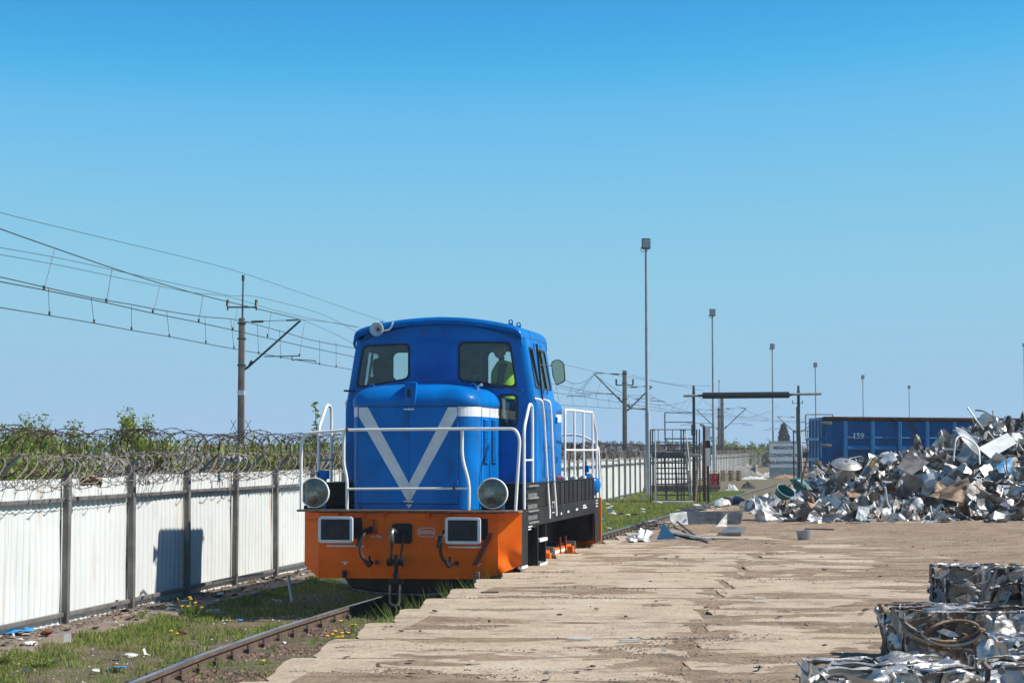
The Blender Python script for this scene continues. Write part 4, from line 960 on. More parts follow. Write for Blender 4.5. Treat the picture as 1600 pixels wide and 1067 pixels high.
m4, m4x = mast(1246, 236, 7.4, 0, [(-1, 2.5, 4.2, 6.2, 4.7, 1.), (1, 2.2, 4.2, 5.6, 4.7, .0)], 'overhead mast behind the right gantry post left of the blue container', True, .4)
m5, _ = mast(1350, 280, 6.2, 0, [], 'distant overhead mast whose crossarm shows left above the container rim', True, .4)
m6, _ = mast(1444, 330, 5.3, 2.3, [], 'farthest overhead mast whose tip shows right above the container rim', True, .4)
def wire(pts, r=.013, name='overhead_wire', label='', group=None, par=None):
    m = MB().tube(pts, r, 4, cap=False)
    return m.build(name, M['wire'], par, label or None, 'wire' if not par else None, group, smooth=0)
def interp(P, t):
    L = [(P[i + 1] - P[i]).length for i in range(len(P) - 1)]; T = sum(L); d = t * T
    for i, l in enumerate(L):
        if d <= l or i == len(L) - 1: return P[i].lerp(P[i + 1], d / l)
        d -= l
def planeA(px, py, x0, y0, sl):
    d = ray(px, py); r = d[0] / d[1]; Y = (x0 - sl * y0) / (r - sl); return atY(px, py, Y)
def curve_through(pts, n=10):
    out = []; P = [pts[0]] + pts + [pts[-1]]
    for i in range(1, len(P) - 2):
        for k in range(n):
            t = k / n; a, b, c, d = P[i - 1], P[i], P[i + 1], P[i + 2]
            out.append(.5 * ((2 * b) + (-a + c) * t + (2 * a - 5 * b + 4 * c - d) * t * t + (-a + 3 * b - 3 * c + d) * t ** 3))
    return out + [pts[-1]]
def cat(name, mpx, cpx, pl, label, drops):
    e = empty('overhead_catenary', planeA(*cpx[len(cpx) // 2], *pl), 0, label, 'overhead line')
    mp = curve_through([planeA(*p, *pl) - e.location for p in mpx]); cp_ = curve_through([planeA(*p, *pl) - e.location for p in cpx])
    wire(mp, .016, 'messenger_wire', par=e); wire(cp_, .015, 'contact_wire', par=e)
    for (a, b) in drops:
        pa = planeA(*a, *pl) - e.location; pb = planeA(*b, *pl) - e.location
        wire([pa, pb], .009, 'dropper', par=e); MB().cyl(pb, pb + Vector((0, 0, .12)), .035, n=6).build('dropper_clip', M['wire'], e)
plA = (-8.67, 80, .155); plB = (-12.0, 80, .155)
c7 = lambda x, y: (x / 2.667, 320 + y / 2.667)
cat('a', [(-60, 333), (0, 357.5), (86, 388), (176, 419), (251, 443), (318, 462), (400, 482), (470, 499)], [(-60, 427), (0, 440), (68, 453), (166, 473), (239, 489.5), (311, 504), (400, 524), (475, 541), (551, 557), (560, 559)], plA,
    'thick nearer overhead line with slanting droppers coming in from the left edge', [(c7(228, 183), c7(183, 355)), (c7(468, 263), c7(443, 407)), (c7(670, 327), c7(637, 452)), (c7(846, 378), c7(828, 490)), (c7(993, 425), c7(970, 525)), (c7(1130, 450), c7(1115, 552)), (c7(1268, 495), c7(1248, 632))])
cat('b', [(-60, 424), (0, 433), (75, 450), (143, 465), (206, 476), (260, 486), (320, 495), (370, 500), (440, 518), (490, 532), (560, 545)], [(-60, 470), (0, 480.5), (77, 493), (147, 505), (205, 516), (265, 526), (322, 537), (365, 545), (440, 558), (500, 569), (548, 577), (565, 580)], plB,
    'thinner farther overhead line with short upright droppers left of the locomotive', [(c7(202, 347), c7(206, 460)), (c7(380, 387), c7(392, 492)), (c7(548, 420), c7(548, 522)), (c7(695, 444), c7(706, 552)), (c7(854, 466), c7(858, 578)), (c7(962, 480), c7(975, 600)), (c7(1072, 500), c7(1078, 622)), (c7(1165, 520), c7(1170, 640)), (c7(1332, 562), c7(1332, 667)), (c7(1400, 570), c7(1401, 677))])
for i, (p, lab) in enumerate((([(-60, 310), (0, 332), (100, 357), (200, 381), (300, 405), (380, 427), (480, 461), (600, 502), (640, 515)], 'highest thin wire passing over the top rod of the nearest mast'),
                              ([(-60, 378), (0, 387), (100, 405), (200, 427), (300, 449), (360, 462), (402, 464), (500, 490), (560, 520)], 'upper of two thin feeder wires ending on the mast crossarm'),
                              ([(-60, 390), (0, 398), (100, 416), (200, 437), (300, 457), (358, 464), (450, 490), (560, 512)], 'lower of two thin feeder wires ending on the mast crossarm'),
                              ([(470, 499), (520, 520), (555, 539)], 'short wire falling from the bracket tip of the nearest mast behind the cab'),
                              ([(470, 499), (520, 504), (560, 511)], 'wire running level from the bracket tip of the nearest mast to the cab roof'))):
    wire(curve_through([planeA(*q, -11.3, 80, .17) for q in p]), .009, label=lab)
# right of the locomotive: lines at the second, third and fourth masts
def span(P0, P1, c0, c1, label, nd=6, sag=.6):
    e = empty('overhead_catenary', P0, 0, label, 'overhead line')
    mpt = lambda t: P0.lerp(P1, t) - Vector((0, 0, sag * 4 * t * (1 - t))) - e.location
    cpt = lambda t: c0.lerp(c1, t) - e.location
    wire([mpt(t / 16) for t in range(17)], .016, 'messenger_wire', par=e); wire([cpt(t / 8) for t in range(9)], .014, 'contact_wire', par=e)
    for k in range(nd):
        t = (k + .5) / nd; wire([mpt(t), cpt(t)], .008, 'dropper', par=e)
def tipw(px, py, Y): return atY(px, py, Y)
span(tipw(860, 570, 118), tipw(928, 584, 133), tipw(855, 612, 118), tipw(918, 621, 133), 'overhead line arriving from behind the cab mirror at the second mast', 3, .9)
span(tipw(928, 584, 133), tipw(1088, 617, 205), tipw(918, 621, 133), tipw(1075, 645, 205), 'overhead line from the second mast to the mast by the left light pole', 10, 1.6)
span(tipw(858, 598, 118), tipw(1016, 617, 160), tipw(862, 632, 118), tipw(1020, 641, 160), 'lower overhead line passing behind the second mast', 9, .3)
span(tipw(1088, 617, 205), tipw(1216, 634, 236), tipw(1075, 645, 205), tipw(1200, 656, 236), 'overhead line under the black roller of the gantry', 9, 1.8)
span(tipw(1016, 617, 160), tipw(1155, 634, 207), tipw(1020, 641, 160), tipw(1146, 655, 207), 'second overhead line crossing behind the tall light pole', 7, 1.2)
span(tipw(1155, 634, 207), tipw(1273, 648, 236), tipw(1146, 655, 207), tipw(1265, 662, 236), 'overhead line reaching the blue container edge', 7, 1.2)
for p, lab in (([(880, 569), (928, 580), (1000, 592), (1100, 610)], 'thin single wire above the second mast bracket'), ([(985, 586), (1050, 600), (1110, 603)], 'thin wire from the second mast toward the third mast'),
               ([(870, 605), (905, 610), (928, 586)], 'sagging jumper wire left of the second mast bracket'), ([(928, 586), (897, 616)], 'slanting stay from the bracket tip of the second mast')):
    wire(curve_through([tipw(*q, 133) for q in p]), .01, label=lab)

# ------------------------------------------------------------------ light poles
def lightpole(px, Y, py_top, label, camside=False):
    X = (px - 800) / F * Y; H = atY(px, py_top, Y).z + .3
    o = empty('floodlight_pole', (X, Y, -.2), 0, label, 'light pole', 'floodlight poles along the yard')
    MB().tube([(.03, 0, 0), (.0, 0, H * .33), (-.02, 0, H * .34), (-.05, 0, H - .3)], [.14, .125, .095, .06], 12).build('pole', M['galv'], o, smooth=40)
    a = MB().box(-.25, .15, -.2, .1, H - .42, H + .08).build('floodlight', M['lamp'], o, bevel=.02)
    MB().box(-.21, .11, -.215, -.2, H - .36, H + .02).build('lamp_glass', M['galv'], a)
    MB().tube([(-.05, -.0, H - .5), (-.27, -.02, H - .55), (-.3, 0, H - .42), (-.25, 0, H - .3)], .018, 6).build('mounting_yoke', M['lamp'], o)
    if camside:
        z = camside; c = MB().cyl((0, 0, z), (-.75, -.1, z + .08), .04, n=8).build('camera_arm', M['galv'], o)
        MB().cyl((-.75, -.1, z + .06), (-.9, -.15, z + .22), .09, n=10).box(-1.0, -.7, -.2, -.05, z + .1, z + .24).build('security_camera', M['galv'], c)
    return o
LP = [(1012, 90, 379, 4.2, 'tallest and nearest floodlight pole between locomotive and step tower'), (1115, 135, 487, 3.9, 'second floodlight pole standing behind the left end of the black roller'),
      (1208, 179.5, 540, 0, 'third floodlight pole crossing behind the black roller near its right end'), (1275, 218.6, 569, 0, 'fourth floodlight pole at the left end of the blue container'),
      (1349, 257, 588, 0, 'fifth floodlight pole rising above the middle left of the blue container'), (1421, 300, 604, 0, 'smallest floodlight pole rising above the blue container at the right')]
for px, Y, pt, cs, lab in LP: lightpole(px, Y, pt, lab, cs)
lightpole(1601, 330, 538, 'floodlight pole cut off by the right edge of the picture')

# ------------------------------------------------------------------ gantry, stairs, sign and yard clutter
g = empty('roller_gantry', (9.6, 79, 0), -.02, 'black roller hung between two steel posts across the track', 'gantry')
for x in (-2.12, 2.18): MB().box(x - .055, x + .055, -.055, .055, -.2, 4.55).cyl((x, 0, 4.5), (x, 0, 4.75), .05, n=8).build('gantry_post', M['darksteel'], g, bevel=.01)
MB().cyl((-2.55, -.12, 4.32), (3.1, -.12, 4.4), .05, n=8).build('gantry_beam', M['greysteel'], g)
MB().tube([(-1.95, -.16, 4.33), (-1.8, -.16, 4.33), (-1.76, -.16, 4.33), (1.76, -.16, 4.36), (1.82, -.16, 4.36), (1.95, -.16, 4.36)], [.03, .04, .13, .13, .05, .03], 16).build('roller', M['blackroll'], g, smooth=40)
def stair(px, Y, label):
    X = (px - 800) / F * Y; o = empty('step_tower', (X, Y, -.05), 0, label, 'steps')
    n = 9; W_ = .62
    for s in (-1, 1):
        MB().bar((s * (W_ + .06), -1.3, 0), (s * W_, 0, 1.92), .05, .12).build('stringer', M['darksteel'], o)
        MB().tube([(s * (W_ + .1), -1.4, .0), (s * (W_ + .1), -1.35, .9), (s * W_, -.1, 2.95), (s * W_, 1.3, 2.98)], .03, 6).build('handrail', M['greysteel'], o)
    for k in range(n):
        t = (k + .6) / n; MB().box(-W_, W_, -1.3 + 1.3 * t - .1, -1.3 + 1.3 * t + .12, 1.92 * t - .02, 1.92 * t + .03).build('step', M['darksteel'], o)
    for x in (-.25, .2): MB().bar((x, -1.22, 0), (x, .08, 1.9), .06, .04).build('centre_bar', M['darksteel'], o)
    MB().box(-.75, 1.25, 0, 1.3, 1.86, 2.0).build('platform', M['greysteel'], o, bevel=.01)
    MB().box(-.75, .55, -.03, -.002, 1.84, 2.06).build('platform_edge', M['darksteel'], o)
    for x in (-.72, .55, 1.2):
        for y in (.05, 1.25): MB().box(x - .025, x + .025, y - .025, y + .025, 0, 3.0).build('post', M['darksteel'], o)
    for x in (-.4, -.1, .2): MB().box(x - .015, x + .015, 1.24, 1.27, 2.0, 3.0).build('baluster', M['greysteel'], o)
    for z in (2.45, 2.98): MB().box(-.72, 1.2, 1.235, 1.265, z, z + .04).build('guard_rail', M['greysteel'], o)
    for k in range(3): MB().box(-.1, 1.1, 1.4 + k * .2, 1.6 + k * .2, 2.1 + k * .25, 2.15 + k * .25).build('upper_step', M['darksteel'], o)
    for x in (-.05, 1.15): MB().tube([(x, 1.35, 2.0), (x, 2.1, 2.75), (x, 2.1, 3.7)], .03, 6).build('upper_post', M['greysteel'], o)
    for z in (3.3, 3.7): MB().box(-.05, 1.15, 2.08, 2.12, z, z + .04).build('upper_rail', M['greysteel'], o)
    MB().cyl((1.0, .5, 2.75), (1.0, .5, 3.2), .1, n=10).build('canister', M['greysteel'], o)
    return o
s1 = stair(1047, 78.7, 'open grey steel step tower left of the red drum')
MB().box(-.85, .8, -1.75, -1.25, -.25, .12).build('foundation', M['block'], s1, bevel=.03)
s2 = stair(1272, 83, 'step tower half hidden behind the scrap left of the blue container')
MB().bar((7.35, 77.1, 0), (7.55, 77.9, 1.7), .06, .05).build('leaning_plank', M['wood'], None, 'thin brown plank leaning against the grey step tower', 'plank')
rp = empty('marker_post', (8.0, 79.6, 0), 0, 'rusty post with black and white board right of the step tower', 'post')
MB().box(-.1, .02, -.05, .05, -.2, 3.1).build('beam', M['rust'], rp, bevel=.01)
MB().box(.06, .16, -.05, .05, -.2, 3.05).build('beam', M['darksteel'], rp, bevel=.01)
for z0, z1, mt in ((2.5, 3.08, 'white_paint'), (2.2, 2.48, 'black'), (1.45, 2.18, 'white_paint')): MB().box(.0, .2, -.09, -.06, z0, z1).build('board', M[mt], rp)
dr = empty('red_drum', (11.15, 106, -.08), 0, 'red steel drum with rags over its rim near the fence', 'drum')
MB().lathe([(0, 0), (.29, 0), (.3, .02), (.295, .3), (.305, .32), (.295, .34), (.295, .6), (.305, .62), (.295, .64), (.3, .9), (.28, .9), (.27, .88), (0, .86)], n=24).build('barrel', M['redpaint'], dr)
MB().prism(rrect(-.55, .15, -.2, .2, .05), lambda a, b: (a, b, 1.0 + a * .1), lambda a, b: (a, b, 1.03 + a * .1)).build('lid', M['redpaint'], dr)
MB().grid(6, 8, lambda a, b: (.22 + .15 * a + .03 * fb(a * 3, b * 3), -.3 + .5 * a, .95 - .65 * b)).build('rag', M['darklitter'], dr, smooth=60)
bpy.data.materials['red_paint'].node_tree.nodes['Principled BSDF'].inputs['Roughness'].default_value = .4
def pallet_stack(px, py, n, sz, label):
    Y = atZ(px, py, -.05).y; o = empty('pallet_stack', atZ(px, py, -.05), R.uniform(-.3, .3), label, 'pallets')
    for k in range(n):
        for j in range(5): MB().box(-.6 * sz, .6 * sz, (-.4 + j * .19) * sz, (-.28 + j * .19) * sz, k * .15 + .1, k * .15 + .125).build('board', M['wood'], o)
        for j in (-1, 0, 1): MB().box((j * .5 - .06) * sz, (j * .5 + .06) * sz, -.4 * sz, .45 * sz, k * .15, k * .15 + .1).build('block', M['wood'], o)
pallet_stack(1142, 751, 5, 1.1, 'stack of brown wooden pallets right of the red drum')
pallet_stack(1088, 757, 6, .9, 'weathered pallet stack seen behind the step tower posts')
MB().box(-1.9, 1.9, -.12, .12, 0, .22).box(-1.8, 2.0, -.1, .12, .225, .42).build('sleeper_stack', M['sleeper'], None, 'low stack of dark timber sleepers behind the step tower', 'timber', loc=(8.6, 98, -.1), bevel=.02)
def lump(name, px, py, w, h, d, mat, label, cat, z=-.05, fr=2.2, k=.5):
    p = atZ(px, py, z); m = MB()
    m.grid(22, 14, lambda a, b: (p.x + (a - .5) * w + .05 * fb(a * 9, b * 9, px), p.y + (b - .3) * d, z - .03 + h * max(0, sin(a * pi)) ** .7 * max(0, sin(b * pi)) ** .7 * (1 + k * fb(a * fr * 3, b * fr * 2, px))))
    return m.build(name, mat, None, label, cat, smooth=0)
tp = MB(); p = atZ(1172, 747, -.05)
tp.grid(8, 4, lambda a, b: (p.x - 1.1 + 1.6 * a, p.y - .3 + .5 * b + .3 * a, p.z + .1 + (.85 - .1 * a) * sin(min(b * 1.2, 1) * pi / 2) * (1 + .1 * fb(a * 3, b * 3))))
tp.grid(6, 4, lambda a, b: (p.x + .45 + .35 * a * b, p.y + .1 + .9 * a, p.z + (1.15 - .2 * a) * b))
tp.grid(8, 4, lambda a, b: (p.x - .2 + 2.0 * a, p.y + .5 + .5 * b, p.z + 1.2 * (1 - a) ** 1.5 * (.4 + .6 * b) + .04))
tp.build('folded_tarpaulin', M['tarp'], None, 'grey folded tarpaulin tent beyond the red drum', 'tarpaulin', smooth=40)
lump('plastic_waste_heap', 1212, 745, 2.6, .5, 1.5, M['whitelitter'], 'white plastic waste heap right of the grey tarpaulin', 'waste heap')
lump('plastic_waste_heap', 1178, 748, 1.9, .2, 1.0, M['whitelitter'], 'flat white waste heap in front of the grey tarpaulin', 'waste heap')
lump('earth_mound', 1228, 747, 2.0, .3, 1.5, M['wood'], 'small brown mound at the right end of the white waste', 'mound')
lump('dark_scrap_lump', 1170, 762, .8, .35, .5, M['darklitter'], 'dark tyre like lump lying beyond the track', 'scrap')
lump('pale_scrap_lump', 1143, 765, .7, .3, .5, M['whitelitter'], 'pale crumpled lump lying right of the red drum', 'scrap')
sg = empty('warehouse_sign', (1228.5 / 1 * 0 + (1224 - 800) / F * 150, 150, 0), 0, 'white warehouse sign board with three lines of black writing', 'sign')
sb_ = MB(); sb_.grid(60, 1, lambda a, b: (-1.15 + 2.3 * a, .02 * (1 if int(a * 60) % 4 < 2 else 0), -.2 + 3.0 * b)); sb_.build('backing_sheet', M['galv'], sg, smooth=0)
MB().box(-1.1, 1.1, -.04, -.01, .75, 2.6).build('board', M['white_paint'], sg)
for k, t in enumerate(('MAGAZYN', 'CZASOWEGO', 'SKŁADOWANIA')):
    o = bpy.data.objects.new('lettering', text_mesh(t, .33, M['darksteel'], .002, .012)); COL.objects.link(o); o.parent = sg; o.location = (0, -.044, 2.28 - k * .58); o.rotation_euler = (pi / 2, 0, 0)

# ------------------------------------------------------------------ blue container 159
ct = empty('scrap_container', (0, 0, 0), 0, 'long blue ribbed steel container numbered 159 behind the scrap heap', 'container')
cy = 56.; p0 = atY(1287, 649, cy); cz1 = p0.z - .03; cz0 = .3; cx0 = p0.x; cx1 = cx0 + 10.5
ct.location = (cx0, cy, 0); ct.rotation_euler = (0, .009, -.0)
Lc = cx1 - cx0
MB().box(0, Lc, 0, .06, cz0, cz1 - .12).build('front_side', M['containerblue'], ct)
MB().box(0, Lc, 2.34, 2.4, cz0, cz1 - .12).build('rear_side', M['containerblue'], ct)
MB().box(0, Lc, .06, 2.34, cz0, cz0 + .06).build('floor', M['containerblue'], ct)
MB().box(-.04, Lc + .04, -.07, .07, cz1 - .12, cz1 + .0).build('top_rail', M['rust'], ct, bevel=.02)
MB().box(-.04, Lc + .04, 2.33, 2.45, cz1 - .14, cz1 - .02).build('top_rail', M['containerrib'], ct, bevel=.02)
MB().box(.002, .26, -.04, -.002, cz0, cz1 - .121).build('corner_plate', M['containerblue'], ct)
nrib = 13
for i in range(nrib):
    x = .52 + i * .795
    MB().prism([(x, -.002), (x + .03, -.1), (x + .11, -.1), (x + .14, -.002)], lambda a, b: (a, b, cz0), lambda a, b: (a, b, cz1 - .122)).build('rib', M['containerrib'], ct, smooth=0)
for z, h, mt in ((cz1 - .64, .07, 'containerrib'), (cz1 - .97, .14, 'containerrib'), (cz1 - 1.7, .1, 'containerrib')):
    for i in range(nrib - 1):
        x = .52 + i * .795; MB().prism([(0, z), (-.055, z + .02), (-.055, z + h * .6), (0, z + h)], lambda a, b: (x + .145, a - .002, b), lambda a, b: (x + .79, a - .002, b)).build('side_bar', M[mt], ct, smooth=0)
dn = empty('end_door', (0, 0, 0)); dn.parent = ct
MB().box(-.09, -.03, -.02, 2.4, cz0, cz1 - .02).build('door_leaf', M['containerblue'], dn)
for z in (cz1 - .25, cz1 - .9, cz1 - 1.6): MB().box(-.13, .2, -.075, .0, z, z + .1).build('hinge_strap', M['greysteel'], dn, bevel=.01)
for y in (.3, .9, 1.5, 2.1): MB().box(-.13, -.091, y, y + .08, cz0, cz1 - .1).build('door_post', M['containerrib'], dn)
for z in (cz1 - .7, cz1 - 1.3): MB().box(-.14, -.131, .1, 2.3, z, z + .09).build('door_bar', M['containerrib'], dn)
o = bpy.data.objects.new('number', text_mesh('159', .23, M['white_paint'], .002, .008)); COL.objects.link(o); o.parent = ct
q = atY(1340, 681, cy - .05); o.location = (q.x - cx0, -.06, q.z); o.rotation_euler = (pi / 2, 0, 0)

# ------------------------------------------------------------------ scrap heap
def crumple_sheet(w, h, seed, fold=.5, nu=9, nv=6, amp=.12, thick=.012):
    rr = random.Random(seed); fa = rr.uniform(.3, .7); ang = rr.uniform(-fold, fold) * 2.2; m = MB()
    def f(a, b, o=0):
        x = (a - .5) * w; y = (b - .5) * h; z = amp * w * fb(a * 2.3 + seed, b * 2.3, seed)
        if a > fa:
            d = (a - fa) * w; x = (fa - .5) * w + d * cos(ang); z += d * sin(ang)
        z += abs(((b * 2.3 + seed) % 1) - .5) * amp * w * .6
        return Vector((x + .04 * w * noise.noise((b * 3, seed, 0)), y + .05 * h * noise.noise((a * 3, seed, 5)), z + o))
    m.grid(nu, nv, lambda a, b: f(a, b)); m.grid(nu, nv, lambda a, b: f(a, b, -thick))
    return m
def casing(w, h, d, seed):
    m = MB(); rr = random.Random(seed)
    c = [Vector((x * w / 2, y * d / 2, z * h / 2)) + Vector((rr.uniform(-.12, .12) * w, rr.uniform(-.12, .12) * d, rr.uniform(-.1, .1) * h)) for x, y, z in ((-1, -1, -1), (1, -1, -1), (1, 1, -1), (-1, 1, -1), (-1, -1, 1), (1, -1, 1), (1, 1, 1), (-1, 1, 1))]
    for q in ((0, 3, 2, 1), (0, 1, 5, 4), (1, 2, 6, 5), (2, 3, 7, 6), (3, 0, 4, 7)):
        A, B_, C_, D_ = [c[i] for i in q]
        m.grid(4, 4, lambda a, b: (A.lerp(B_, a)).lerp(D_.lerp(C_, a), b) + Vector((1, 1, 1)) * .05 * w * noise.noise(((A.lerp(B_, a)).lerp(D_.lerp(C_, a), b)) * 3 / w))
    return m
def bentpipe(L, r, seed):
    rr = random.Random(seed); p = [Vector((0, 0, 0))]; d = Vector((1, 0, 0))
    for k in range(7):
        d = (d + Vector((rr.uniform(-.3, .3), rr.uniform(-.4, .4), rr.uniform(-.35, .35)))).normalized(); p.append(p[-1] + d * L / 7)
    c = sum(p, Vector()) / len(p); return MB().tube([q - c for q in p], r, 7)
def channel(L, w, seed):
    m = MB(); rr = random.Random(seed); t = rr.uniform(-.6, .6); prof = [(-w / 2, w * .5), (-w / 2, 0), (w / 2, 0), (w / 2, w * .5)]; n = 8
    for k in range(n + 1):
        a = t * (k / n) ** 2
        for (y, z) in prof: m.v.append(((k / n - .5) * L, y * cos(a * 2) - z * sin(a * 2), y * sin(a * 2) + z * cos(a * 2) + .1 * L * sin(k / n * pi) * t))
    for k in range(n):
        for j in range(3): m.f.append((k * 4 + j, k * 4 + j + 1, k * 4 + j + 5, k * 4 + j + 4))
    return m
def dish(r, seed):
    rr = random.Random(seed); m = MB(); prof = [(r, 0), (r * 1.02, .02), (r * .93, .1 * r), (r * .75, .28 * r), (r * .45, .4 * r), (r * .15, .44 * r)]
    m.lathe(prof, n=18); m.v = [(x * (1 + .1 * noise.noise((x * 3, y * 3, seed))), y * .85, z + .08 * r * noise.noise((x * 4, y * 4, seed))) for x, y, z in m.v]; return m
def wiretangle(s, seed):
    rr = random.Random(seed); m = MB()
    for k in range(14):
        c = Vector((rr.uniform(-.3, .3), rr.uniform(-.3, .3), rr.uniform(-.15, .15))) * s; r = rr.uniform(.15, .4) * s; ax = rr.uniform(0, 6); ti = rr.uniform(-.8, .8)
        m.tube([c + Vector((r * cos(a * .5), r * sin(a * .5) * .7, r * sin(a * .5 + ax) * ti)) for a in range(rr.randint(6, 13))], .012 * s, 4)
    return m
def torn(w, seed):   # crumpled foil-like ball: many facets
    m = MB()
    m.grid(9, 7, lambda a, b: Vector((cos(a * 2 * pi) * sin(b * pi), sin(a * 2 * pi) * sin(b * pi), cos(b * pi) * .7)) * w * .5 * (1 + .55 * noise.noise((cos(a * 2 * pi) * 1.7 + seed, sin(a * 2 * pi) * 1.7, b * 3.5))))
    return m
LIB = {}
LIB['crumpled_scrap'] = [crumple_sheet(R.uniform(.6, 1.1), R.uniform(.4, .8), i, .8) for i in range(7)]
LIB['sheet_metal_scrap'] = [crumple_sheet(R.uniform(.7, 1.2), R.uniform(.35, .6), 20 + i, .4, 7, 4, .05) for i in range(4)]
LIB['casing_scrap'] = [casing(R.uniform(.5, .8), R.uniform(.3, .6), R.uniform(.4, .6), 40 + i) for i in range(4)]
LIB['pipe_scrap'] = [bentpipe(R.uniform(.9, 1.6), R.uniform(.015, .035), 50 + i) for i in range(5)]
LIB['channel_scrap'] = [channel(R.uniform(.8, 1.5), R.uniform(.06, .12), 60 + i) for i in range(4)]
LIB['dished_scrap'] = [dish(R.uniform(.25, .42), 70 + i) for i in range(2)]
LIB['crushed_scrap'] = [torn(R.uniform(.5, .8), 80 + i) for i in range(4)]
LIB['wire_scrap'] = [wiretangle(.8, 90 + i) for i in range(2)]
LM = {k: [m.mesh(k, M['stainless'], smooth=(28 if k in ('crumpled_scrap', 'sheet_metal_scrap', 'crushed_scrap') else 40)) for m in v] for k, v in LIB.items()}
TOP = [(1150, 812), (1180, 786), (1215, 774), (1250, 762), (1290, 728), (1330, 718), (1370, 714), (1400, 714), (1440, 706), (1480, 696), (1500, 678), (1530, 664), (1560, 655), (1600, 656), (1700, 655), (1900, 700)]
def pile_top_px(px):
    for (a, ya), (b, yb) in zip(TOP, TOP[1:]):
        if px <= b: return ya + (yb - ya) * max(0, (px - a)) / (b - a)
    return 700
RX0, RX1, RY0, RY1 = 5.1, 17.5, 43.6, 55.4
def pile_h(X, Y):
    """height of the heap above the dirt: a ridge running across the yard, its crest where the photo shows it"""
    yc = 50.5; px = 800 + X / yc * F
    if px < 1150: return 0
    crest = atY(px, pile_top_px(px) + 9, yc).z - .47; crest = max(crest, 0)
    if X > 16: crest *= max(0, 1 - (X - 16) / 2.5)
    r0_ = RY0 + .7 * noise.noise((X * .8, 3, 0)) + .3 * noise.noise((X * 2.5, 7, 0))
    t = (Y - r0_) / (yc - r0_) if Y < yc else (RY1 + .5 - Y) / (RY1 + .5 - yc)
    return crest * max(0, min(1, t)) ** .8
core = MB()
core.grid(130, 110, lambda a, b: (lambda X, Y: (X, Y, .4 + max(0, pile_h(X, Y) - .12) * (1 + .3 * fb(X * 2.2, Y * 2.2, 3)) + .1 * abs(fb(X * 6, Y * 6, 8))))(RX0 - .3 + (RX1 - RX0 + 2) * a, RY0 + (RY1 - RY0 + .4) * b))
core.build('scrap_heap_filling', M['darkscrap'], None, 'dense tangled small scrap filling the heap between the larger pieces', 'scrap', kind='stuff', smooth=0)
MW = [('stainless', 'bright stainless', 30), ('stain2', 'silvery aluminium', 30), ('dull', 'dull steel', 20), ('brownscrap', 'brown stained', 5), ('darkscrap', 'dark grimy', 3), ('whitescrap', 'white enamelled', 6)]
KW = [('crumpled_scrap', 'crumpled sheet', 28), ('sheet_metal_scrap', 'bent panel', 16), ('casing_scrap', 'open casing', 11), ('pipe_scrap', 'bent pipe', 20), ('channel_scrap', 'twisted channel', 17), ('dished_scrap', 'dished lid', 4), ('crushed_scrap', 'crushed tank', 9), ('wire_scrap', 'wire tangle', 6)]
def wpick(L): return R.choices(L, [x[2] for x in L])[0]
cnt = 0; tries = 0; used_labels = set()
while cnt < 285 and tries < 4000:
    tries += 1
    X = R.uniform(RX0, 14.6); Y = RY0 + (51.8 - RY0) * R.random() ** 1.15; h = pile_h(X, Y)
    if h < .04 and R.random() < .5: continue
    if h <= 0: continue
    k = wpick(KW); mt = wpick(MW); s = R.uniform(.6, 1.05) * (1.0 if h > .3 else .65)
    o = inst(R.choice(LM[k[0]]), k[0], None, (X, Y, .47 + h + R.uniform(-.12, .08)), (R.uniform(-1.2, 1.2), R.uniform(-1.0, 1.0), R.uniform(0, 6.3)), (s, s, s), M[mt[0]])
    zone = 'low' if h < .7 else 'midway' if h < 1.6 else 'high'
    side_ = ['far left', 'left', 'left centre', 'centre', 'right centre', 'right'][min(5, int((X - RX0) / 1.6))]
    tl = abs(o.rotation_euler.x) + abs(o.rotation_euler.y); po = 'lying' if tl < .75 else 'upright' if tl > 1.45 else 'tilted'
    for mt in [mt] + MW:
        lb = '%s %s %s %s %s in the %s of the scrap heap' % ('large' if s > .8 else 'small', po, mt[1], k[1], zone, side_)
        if lb not in used_labels: break
    used_labels.add(lb); o.material_slots[0].material = M[mt[0]]
    tag(o, lb, 'scrap piece', 'larger pieces of the scrap heap'); cnt += 1
# small infill pieces as one object
import bmesh
def join_random(defs, n, place, mats, name, label):
    """many small pieces as one mesh per material"""
    for mi_, mt in enumerate(mats):
        V = []; Fc = []
        for i in range(n // len(mats)):
            d = R.choice(defs); pos, s = place()
            if pos is None: continue
            mx = Matrix.Translation(pos) @ (Matrix.Rotation(R.uniform(0, 6.3), 4, 'Z') @ Matrix.Rotation(R.uniform(-1.4, 1.4), 4, 'X') @ Matrix.Rotation(R.uniform(-1.4, 1.4), 4, 'Y')) @ Matrix.Diagonal((s, s, s, 1))
            b = len(V); V += [tuple(mx @ Vector(v)) for v in d.v]; Fc += [tuple(b + j for j in f) for f in d.f]
        m = MB(); m.v = V; m.f = Fc
        me = bpy.data.meshes.new(name); me.from_pydata(V, [], Fc); me.materials.append(mt)
        o = bpy.data.objects.new(name, me); COL.objects.link(o); tag(o, label[mi_], 'scrap', kind='stuff')
small = [crumple_sheet(.3, .22, 100 + i, 1., 4, 3, .2, .008) for i in range(6)] + [bentpipe(.55, .012, 110 + i) for i in range(3)] + [casing(.2, .14, .18, 120 + i) for i in range(3)] + [channel(.5, .04, 130)]
def pl():
    X = R.uniform(RX0, 15); Y = RY0 - .15 + (52 - RY0) * R.random() ** 1.1; h = pile_h(X, Y)
    if h <= 0: return None, 1
    return Vector((X, Y, .5 + h + R.uniform(-.2, .12))), R.uniform(.6, 1.8)
